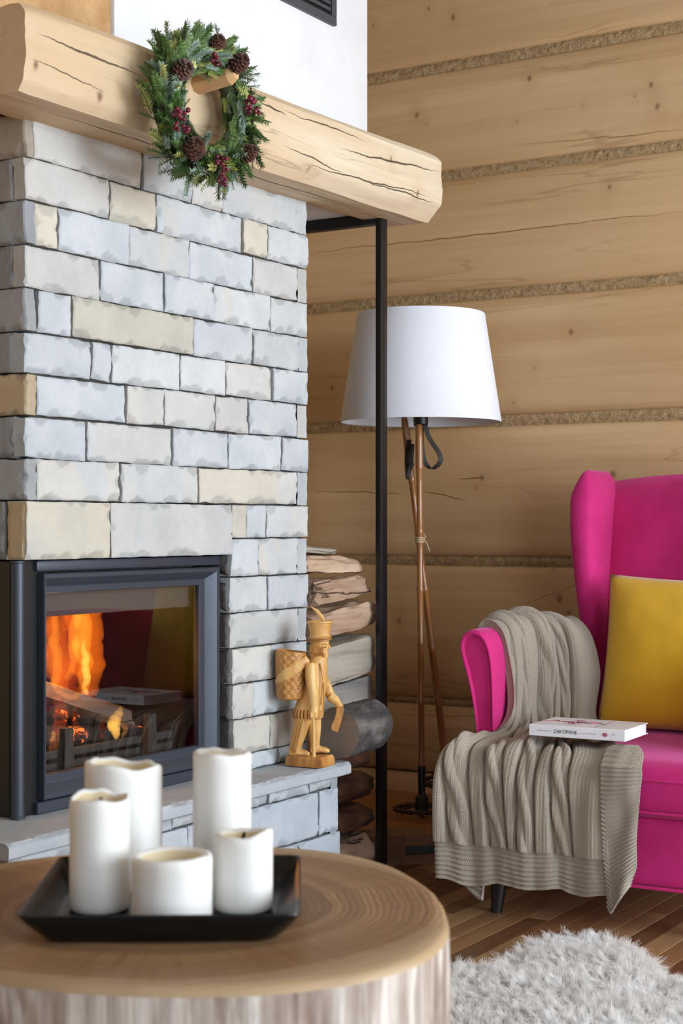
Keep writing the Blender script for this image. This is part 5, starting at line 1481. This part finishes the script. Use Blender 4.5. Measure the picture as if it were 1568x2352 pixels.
mobj('trunk', v, f, M['trunk'], tbl, sharp=None)

# ------------------------------------------------------------------ tray
tf0, tf1 = onZ(35, 2112, ZT + .034), onZ(690, 2108, ZT + .034)
tdir = (tf1 - tf0).normalized(); TW = (tf1 - tf0).length; tang = math.atan2(tdir.y, tdir.x)
tn = Vector((-tdir.y, tdir.x, 0)); TD = .325
tctr = (tf0 + tf1) / 2 + tn * TD / 2
k = NT('black_glazed_tray'); n = k.noise(k.coord(), 12, 2)
M['tray'] = k.done(k.mix(n, C4('#0a0a0b'), C4('#121213')), .3, Specular_IOR_Level=.3)
tr_ = thing('candle_tray', 'square black tray with flared rim on the stump table', 'tray', (tctr.x, tctr.y, ZT), tang)
def sq(w, d, z, cr, n_=6, dip=0.0):
    P = []
    for (sx, sy, a0) in ((1, -1, -math.pi / 2), (1, 1, 0), (-1, 1, math.pi / 2), (-1, -1, math.pi)):
        for i in range(n_ + 1):
            a = a0 + math.pi / 2 * i / n_
            P.append(((w / 2 - cr) * sx + cr * math.cos(a), (d / 2 - cr) * sy + cr * math.sin(a), z))
    return P
hw, hd = TW, TD
loops = [sq(hw * .78, hd * .78, .0005, .03), sq(hw * .84, hd * .84, .001, .03), sq(hw * .875, hd * .875, .006, .032), sq(hw * .97, hd * .97, .026, .022), sq(hw, hd, .036, .014), sq(hw * .995, hd * .995, .038, .013), sq(hw * .975, hd * .975, .0355, .014),
         sq(hw * .945, hd * .945, .026, .02), sq(hw * .85, hd * .85, .010, .03), sq(hw * .80, hd * .80, .008, .03)]
v = [p for L_ in loops for p in L_]; m = len(loops[0])
f = [(j * m + i, j * m + (i + 1) % m, (j + 1) * m + (i + 1) % m, (j + 1) * m + i) for j in range(len(loops) - 1) for i in range(m)] + [tuple(range(m))[::-1], tuple((len(loops) - 1) * m + i for i in range(m))]
pmobj('dish', v, f, M['tray'], tr_, sharp=.9, origin=(0, 0, 0))

# ------------------------------------------------------------------ candles
k = NT('candle_wax'); n = k.noise(k.coord(), 14, 3)
M['wax'] = k.done(k.mix(n, C4('#dcd9d3'), C4('#e6e4df')), .42, Subsurface_Weight=.12, Subsurface_Radius=(.02, .012, .006), Subsurface_Scale=1.0)
k = NT('melted_wax'); M['meltwax'] = k.done(k.mix(k.noise(k.coord(), 20, 2), C4('#cdbb92'), C4('#ddd0b0')), .3, Subsurface_Weight=.2, Subsurface_Radius=(.02, .012, .005))
M['wick'] = plain('burnt_wick', '#17130f', .95)
ZC = ZT + .0085
def candle(px0, px1, ytop, yb, dist, lab, dip, wobs, rimw=.010, wick=(.0, .0), sd=1.0, rimamp=.006, wick_on=True):
    """px0..px1 the sides, ytop the rim centre line in the photograph; base found on the tray at the given distance"""
    c = at((px0 + px1) / 2, 1206, dist); R_ = (px1 - px0) / 2 * dist / F
    H_ = CAMH - (ytop - 1206) * dist / F - ZC
    t = thing('pillar_candle', lab, 'candle', (c.x, c.y, ZC), 0, 'candles on the black tray')
    def wob(an, i, r, z):
        if i >= 4:
            dz = sum(a_ * math.cos(an - ph) ** p_ if math.cos(an - ph) > 0 or p_ % 2 == 0 else 0 for a_, ph, p_ in wobs) + rimamp * nz(math.cos(an) * 1.6, math.sin(an) * 1.6, sd)
            kz = ss(0, R_, r) if i > 7 else 1
            return r * (1 + (.02 * nz(math.cos(an) * 2, math.sin(an) * 2, sd + 3) if i < 9 else .0)), z + dz * kz
        return r * (1 + .006 * nz(math.cos(an) * 2, math.sin(an) * 2, z * 12 + sd)), z
    prof = [(.001, 0), (R_ * .93, 0), (R_ * .99, .003), (R_, .01), (R_, H_ * .55), (R_, H_ - .014), (R_ * 1.005, H_ - .006), (R_ * .985, H_ - .001), (R_ - rimw * .5, H_ + .001), (R_ - rimw, H_ - .003), (R_ - rimw * 1.3, H_ - dip * .6), (R_ * .45, H_ - dip), (.001, H_ - dip)]
    v, f = lathe(prof, 56, (0, 0, 0), wob)
    pmobj('wax', v, f, [M['wax'], M['meltwax']], t, sharp=None, origin=(0, 0, 0), fm=[1 if q // 56 >= 9 else 0 for q in range(len(f))])
    if wick_on:
        z0 = H_ - dip - .002; w0 = Vector((wick[0], wick[1], z0))
        pmobj('wick', *tube([w0, w0 + CU * .008, w0 + CU * .014 + CR * .002], [.0022, .0026, .0020], 8), M['wick'], t)
    return t
candle(160, 298, 1832, 2098, 1.955, 'tall narrow candle at the front left with a black wick', .012, [(.006, 2.6, 3)], .006, (0, 0), 1.2)
candle(195, 372, 1758, 0, 2.085, 'widest tall candle at the back left with a sagging rim', .020, [(.004, 3.6, 1)], .008, (0, 0), 2.7, .008, False)
candle(443, 577, 1728, 0, 2.085, 'tallest candle at the back right of the tray', .003, [(.003, 3.4, 3)], .012, (.004, 0), 3.1, .003, False)
candle(302, 487, 1962, 2118, 1.895, 'short wide candle at the front of the tray with a melted hollow', .020, [], .011, (0, 0), 4.4, .002)
candle(490, 626, 1915, 2098, 1.955, 'short narrow candle at the front right with a raised rim', .010, [(.010, .2, 3)], .008, (0, 0), 5.9, .004)

# ------------------------------------------------------------------ carved highlander figurine on the hearth
fb = onZ(708, 1758, ZH); fd = (fb - C0).dot(CF); PXM = fd / F
fg = thing('carved_figurine', 'carved wooden figurine of a man with a basket on his back', 'figurine', (fb.x, fb.y, ZH + .0005), TH)
k = NT('carved_limewood'); o = k.coord(); n = k.noise(k.mapv(o, (30, 30, 5)), 1, 4, .6, .5); n2 = k.noise(o, 120, 3)
M['lime'] = k.done(k.ramp(n, [(.3, S('#b8813f')), (.55, S('#d9ab66')), (.75, S('#e9c88a'))]), .42, k.bump(k.math('ADD', n, k.math('MULTIPLY', n2, .3)), .3, .004))
k = NT('carved_limewood_dark'); o = k.coord(); n = k.noise(k.mapv(o, (30, 30, 5)), 1, 4, .6, .5)
M['limed'] = k.done(k.ramp(n, [(.3, S('#8e5c28')), (.55, S('#bd8444')), (.75, S('#d6a766'))]), .45, k.bump(n, .3, .004))
def fp_(px, py, dy=0.0): return Vector(((px - 708) * PXM, dy * PXM, (1766 - py) * PXM))
def carve(v, amp=.0012, sc=70, sd=0): return [Vector(p) + Vector((nz(p[0] * sc, p[1] * sc, p[2] * sc + sd), nz(p[1] * sc, p[2] * sc, p[0] * sc + 5 + sd), nz(p[2] * sc, p[0] * sc, p[1] * sc + 9 + sd))) * amp for p in v]
def ftube(pts, el, n_=14, **kw):
    return tube([fp_(*p) for p in pts], .01, n_, ellip=[(a * PXM, b * PXM) for a, b in el], **kw)
# base, turned with a corner to the front
a = math.radians(-28)
P = [(-43, -30), (50, -30), (50, 32), (-43, 32)]
def rot2(x, y): return (x * math.cos(a) - y * math.sin(a)) * PXM, (x * math.sin(a) + y * math.cos(a)) * PXM
v = []
for (z, s_) in ((0, 1.0), (4, 1.02), (18, 1.0), (24, .93)):
    v += [(*rot2(x * s_, y * s_), z * PXM) for x, y in P]
f = [(j * 4 + i, j * 4 + (i + 1) % 4, (j + 1) * 4 + (i + 1) % 4, (j + 1) * 4 + i) for j in range(3) for i in range(4)] + [(3, 2, 1, 0), (12, 13, 14, 15)]
pmobj('base', v, f, M['limed'], fg, smooth=False, origin=(0, 0, 0))
mb = MB()
up_ = (0, 1, 0)
# torso / coat, head, arms, legs, feet as one body
mb.add(*ftube([(706, 1655, 0), (708, 1640, 0), (716, 1610, 0), (724, 1570, 0), (728, 1535, 0), (729, 1518, 0), (731, 1505, 0)], [(30, 32), (31, 33), (28, 30), (26, 28), (25, 25), (20, 20), (12, 12)], 18, up=up_))
mb.add(*ftube([(731, 1512, 0), (733, 1500, 0), (734, 1485, 0), (735, 1465, 0)], [(14, 15), (19, 21), (21, 22), (21, 21)], 16, up=up_))        # head
mb.add(*tube([fp_(752, 1487, 0), fp_(757, 1495, 0), fp_(753, 1499, 0)], [.004 * .8, .004, .002], 8))                                           # nose
mb.add(*ftube([(746, 1505, -2), (747, 1518, 0), (744, 1530, 0)], [(14, 7), (12, 8), (5, 3)], 12, up=up_))                                     # beard
mb.add(*ftube([(712, 1530, -26), (714, 1560, -32), (720, 1600, -34), (722, 1630, -34)], [(12, 13), (13, 14), (11, 12), (9, 10)], 12, up=up_))  # near arm
mb.add(*ftube([(722, 1628, -34), (721, 1640, -35), (722, 1652, -35)], [(9, 10), (10, 11), (7, 8)], 12, up=up_))                               # near hand
for q in range(4): mb.add(*tube([fp_(714 + q * 4.2, 1640, -42), fp_(714 + q * 4.2, 1650, -44), fp_(716 + q * 3.8, 1655, -40)], .0021, 6))
mb.add(*ftube([(738, 1560, 24), (750, 1590, 26), (760, 1612, 20)], [(12, 12), (12, 12), (10, 10)], 12, up=up_))                              # far arm
mb.add(*ftube([(758, 1610, 18), (768, 1617, 14), (774, 1624, 10)], [(13, 12), (12, 11), (9, 9)], 12, up=up_))                                 # cuff
mb.add(*ftube([(772, 1622, 10), (780, 1632, 6), (778, 1645, 4)], [(9, 9), (10, 9), (7, 7)], 10, up=up_))                                      # far hand
mb.add(*ftube([(696, 1645, -8), (688, 1685, -8), (680, 1715, -8), (676, 1738, -8)], [(20, 20), (16, 18), (13, 15), (11, 14)], 14, up=up_))     # near leg
mb.add(*ftube([(720, 1645, 10), (722, 1685, 10), (722, 1715, 10), (722, 1738, 10)], [(17, 18), (14, 15), (11, 12), (10, 11)], 14, up=up_))     # far leg
mb.add(*ftube([(664, 1736, -10), (682, 1734, -10), (702, 1737, -10), (711, 1740, -10)], [(8, 12), (9, 13), (7, 11), (4, 7)], 12))               # feet
mb.add(*ftube([(712, 1734, 12), (730, 1730, 12), (748, 1733, 12), (757, 1736, 12)], [(8, 11), (9, 12), (7, 10), (4, 7)], 12))
bo = pmobj('body', carve(mb.v), mb.f, M['lime'], fg, origin=(0, 0, 0), sharp=None)
rm = bo.modifiers.new('carve', 'REMESH'); rm.mode = 'VOXEL'; rm.voxel_size = .0021; rm.use_smooth_shade = True
# fringe of the coat, trouser stripes, hair strands, collar
mb = MB()
for q in range(26):
    an = 2 * math.pi * q / 26; x, y = 706 + 31 * math.cos(an), 33 * math.sin(an)
    mb.add(*tube([fp_(x, 1636, y), fp_(706 + 34 * math.cos(an), 1644, 36 * math.sin(an)), fp_(706 + 33 * math.cos(an), 1656, 35 * math.sin(an))], [.0028, .0036, .0030], 6))
pmobj('coat_fringe', mb.v, mb.f, M['limed'], fg, origin=(0, 0, 0))
mb = MB()
for q in range(9):
    t = q / 8; x = lerp(714, 742, t); mb.add(*tube([fp_(x, 1490, -20 + 6 * abs(t - .4)), fp_(x - 2, 1505, -23 + 6 * abs(t - .4)), fp_(x + 3, 1518, -18 + 6 * t)], [.0018, .0024, .0012], 6))
pmobj('hair', mb.v, mb.f, M['limed'], fg, origin=(0, 0, 0))
mb = MB()
mb.add(*tube([fp_(689, 1660, -26), fp_(681, 1700, -25), fp_(672, 1735, -22)], .0014, 5)); mb.add(*tube([fp_(695, 1660, -27), fp_(687, 1700, -26), fp_(678, 1735, -23)], .0014, 5))
mb.add(*tube([fp_(735, 1530, -25), fp_(740, 1560, -27), fp_(738, 1625, -28)], .0014, 5)); mb.add(*tube([fp_(742, 1575, -22), fp_(744, 1600, -24), fp_(742, 1640, -26)], .002, 5))
mb.add(*tube([fp_(740, 1488, -20), fp_(746, 1486, -18), fp_(751, 1489, -13)], .001, 5)); mb.add(*tube([fp_(741, 1494, -20), fp_(746, 1493, -19), fp_(750, 1495, -14)], .001, 5))
pmobj('coat_and_trouser_braid', mb.v, mb.f, M['limed'], fg, origin=(0, 0, 0))
# hat with rim bands and feather
v, f = lathe([(.1, 1475), (25, 1475), (26, 1471), (24, 1468), (23, 1464), (27, 1445), (28, 1440), (31, 1439), (31, 1435), (28, 1434), (24, 1437), (.1, 1438)], 14)
v = [fp_(734 + p[0] * .98, p[2] - p[0] * .05, p[1] * .95) for p in v]
pmobj('hat', carve(v, .0008), f, M['lime'], fg, origin=(0, 0, 0), sharp=.5)
mb = MB(); mb.add(*tube([fp_(735 + 25.5 * math.cos(q), 1474 - 1.3 * math.cos(q), 25 * math.sin(q)) for q in np.linspace(0, 2 * math.pi, 25)], .0022, 6, caps=False))
mb.add(*tube([fp_(735 + 25 * math.cos(q), 1479 - 3 * math.cos(q), 25 * math.sin(q)) for q in np.linspace(0, 2 * math.pi, 25)], .0022, 6, caps=False)); pmobj('hat_band', mb.v, mb.f, M['limed'], fg, origin=(0, 0, 0))
v, f = tube([fp_(745, 1438, -4), fp_(738, 1425, -4), fp_(727, 1411, -4), fp_(713, 1401, -4)], .01, 10, up=up_, ellip=[(.0018, .0026), (.0022, .0055), (.0018, .0045), (.0004, .0004)])
pmobj('feather', v, f, M['lime'], fg, origin=(0, 0, 0))
# basket with woven rows
NB, MBk = 46, 60; v = []
for j in range(NB + 1):
    t = j / NB; z = lerp(1614, 1503, t)
    r = interp(t, [0, .04, .15, .5, .85, 1], [26, 30, 33, 35, 36, 35])
    for i in range(MBk):
        an = 2 * math.pi * i / MBk
        wv = 2.6 * math.sin(j * math.pi / 2) * math.cos(an * 12 + (math.pi if (j // 4) % 2 else 0)) + 1.0 * math.cos(j * math.pi / 2) ** 2
        rr2 = r + (wv if .03 < t < .95 else 0)
        v.append(fp_(668 + rr2 * math.cos(an) + 2 * t, z + 4 * math.cos(an) * t, rr2 * .92 * math.sin(an) - 4))
for t, rr2, z in ((0, 31, 1505), (1, 30, 1515), (2, 28, 1530)):
    for i in range(MBk):
        an = 2 * math.pi * i / MBk; v.append(fp_(670 + rr2 * math.cos(an), z, rr2 * .9 * math.sin(an) - 4))
NBT = NB + 3
f = [(j * MBk + i, j * MBk + (i + 1) % MBk, (j + 1) * MBk + (i + 1) % MBk, (j + 1) * MBk + i) for j in range(NBT) for i in range(MBk)] + [tuple(range(MBk))[::-1], tuple(NBT * MBk + i for i in range(MBk))]
bko = pmobj('basket', v, f, M['limed'], fg, origin=(0, 0, 0), sharp=1.2)
pmobj('carrying_cloth', carve(ftube([(634, 1574, -10), (642, 1566, -26), (660, 1552, -37), (685, 1536, -36), (708, 1520, -26)], [(6, 2), (9, 2.4), (13, 3), (13, 3), (8, 3)], 10, up=(0, 0, 1))[0]), ftube([(634, 1574, -10), (642, 1566, -26), (660, 1552, -37), (685, 1536, -36), (708, 1520, -26)], [(6, 2), (9, 2.4), (13, 3), (13, 3), (8, 3)], 10, up=(0, 0, 1))[1], M['lime'], bko, origin=(0, 0, 0))
# staff and the axe-shaped block in the far hand
pmobj('staff', *tube([fp_(720, 1650, -40), fp_(721, 1700, -37), fp_(721, 1745, -34)], [.0035, .0042, .0046], 10), M['lime'], fg, origin=(0, 0, 0))
P = [(776, 1632), (788, 1630), (790, 1640), (786, 1655), (778, 1682), (775, 1690), (762, 1684), (761, 1676), (768, 1660), (772, 1645)]
v = [fp_(x, y, -6) for x, y in P] + [fp_(x, y, 12) for x, y in P]; n_ = len(P)
f = [tuple(range(n_)), tuple(range(2 * n_ - 1, n_ - 1, -1))] + [((i + 1) % n_, i, n_ + i, n_ + (i + 1) % n_) for i in range(n_)]
pmobj('axe_head', v, f, M['limed'], fg, smooth=False, origin=(0, 0, 0))
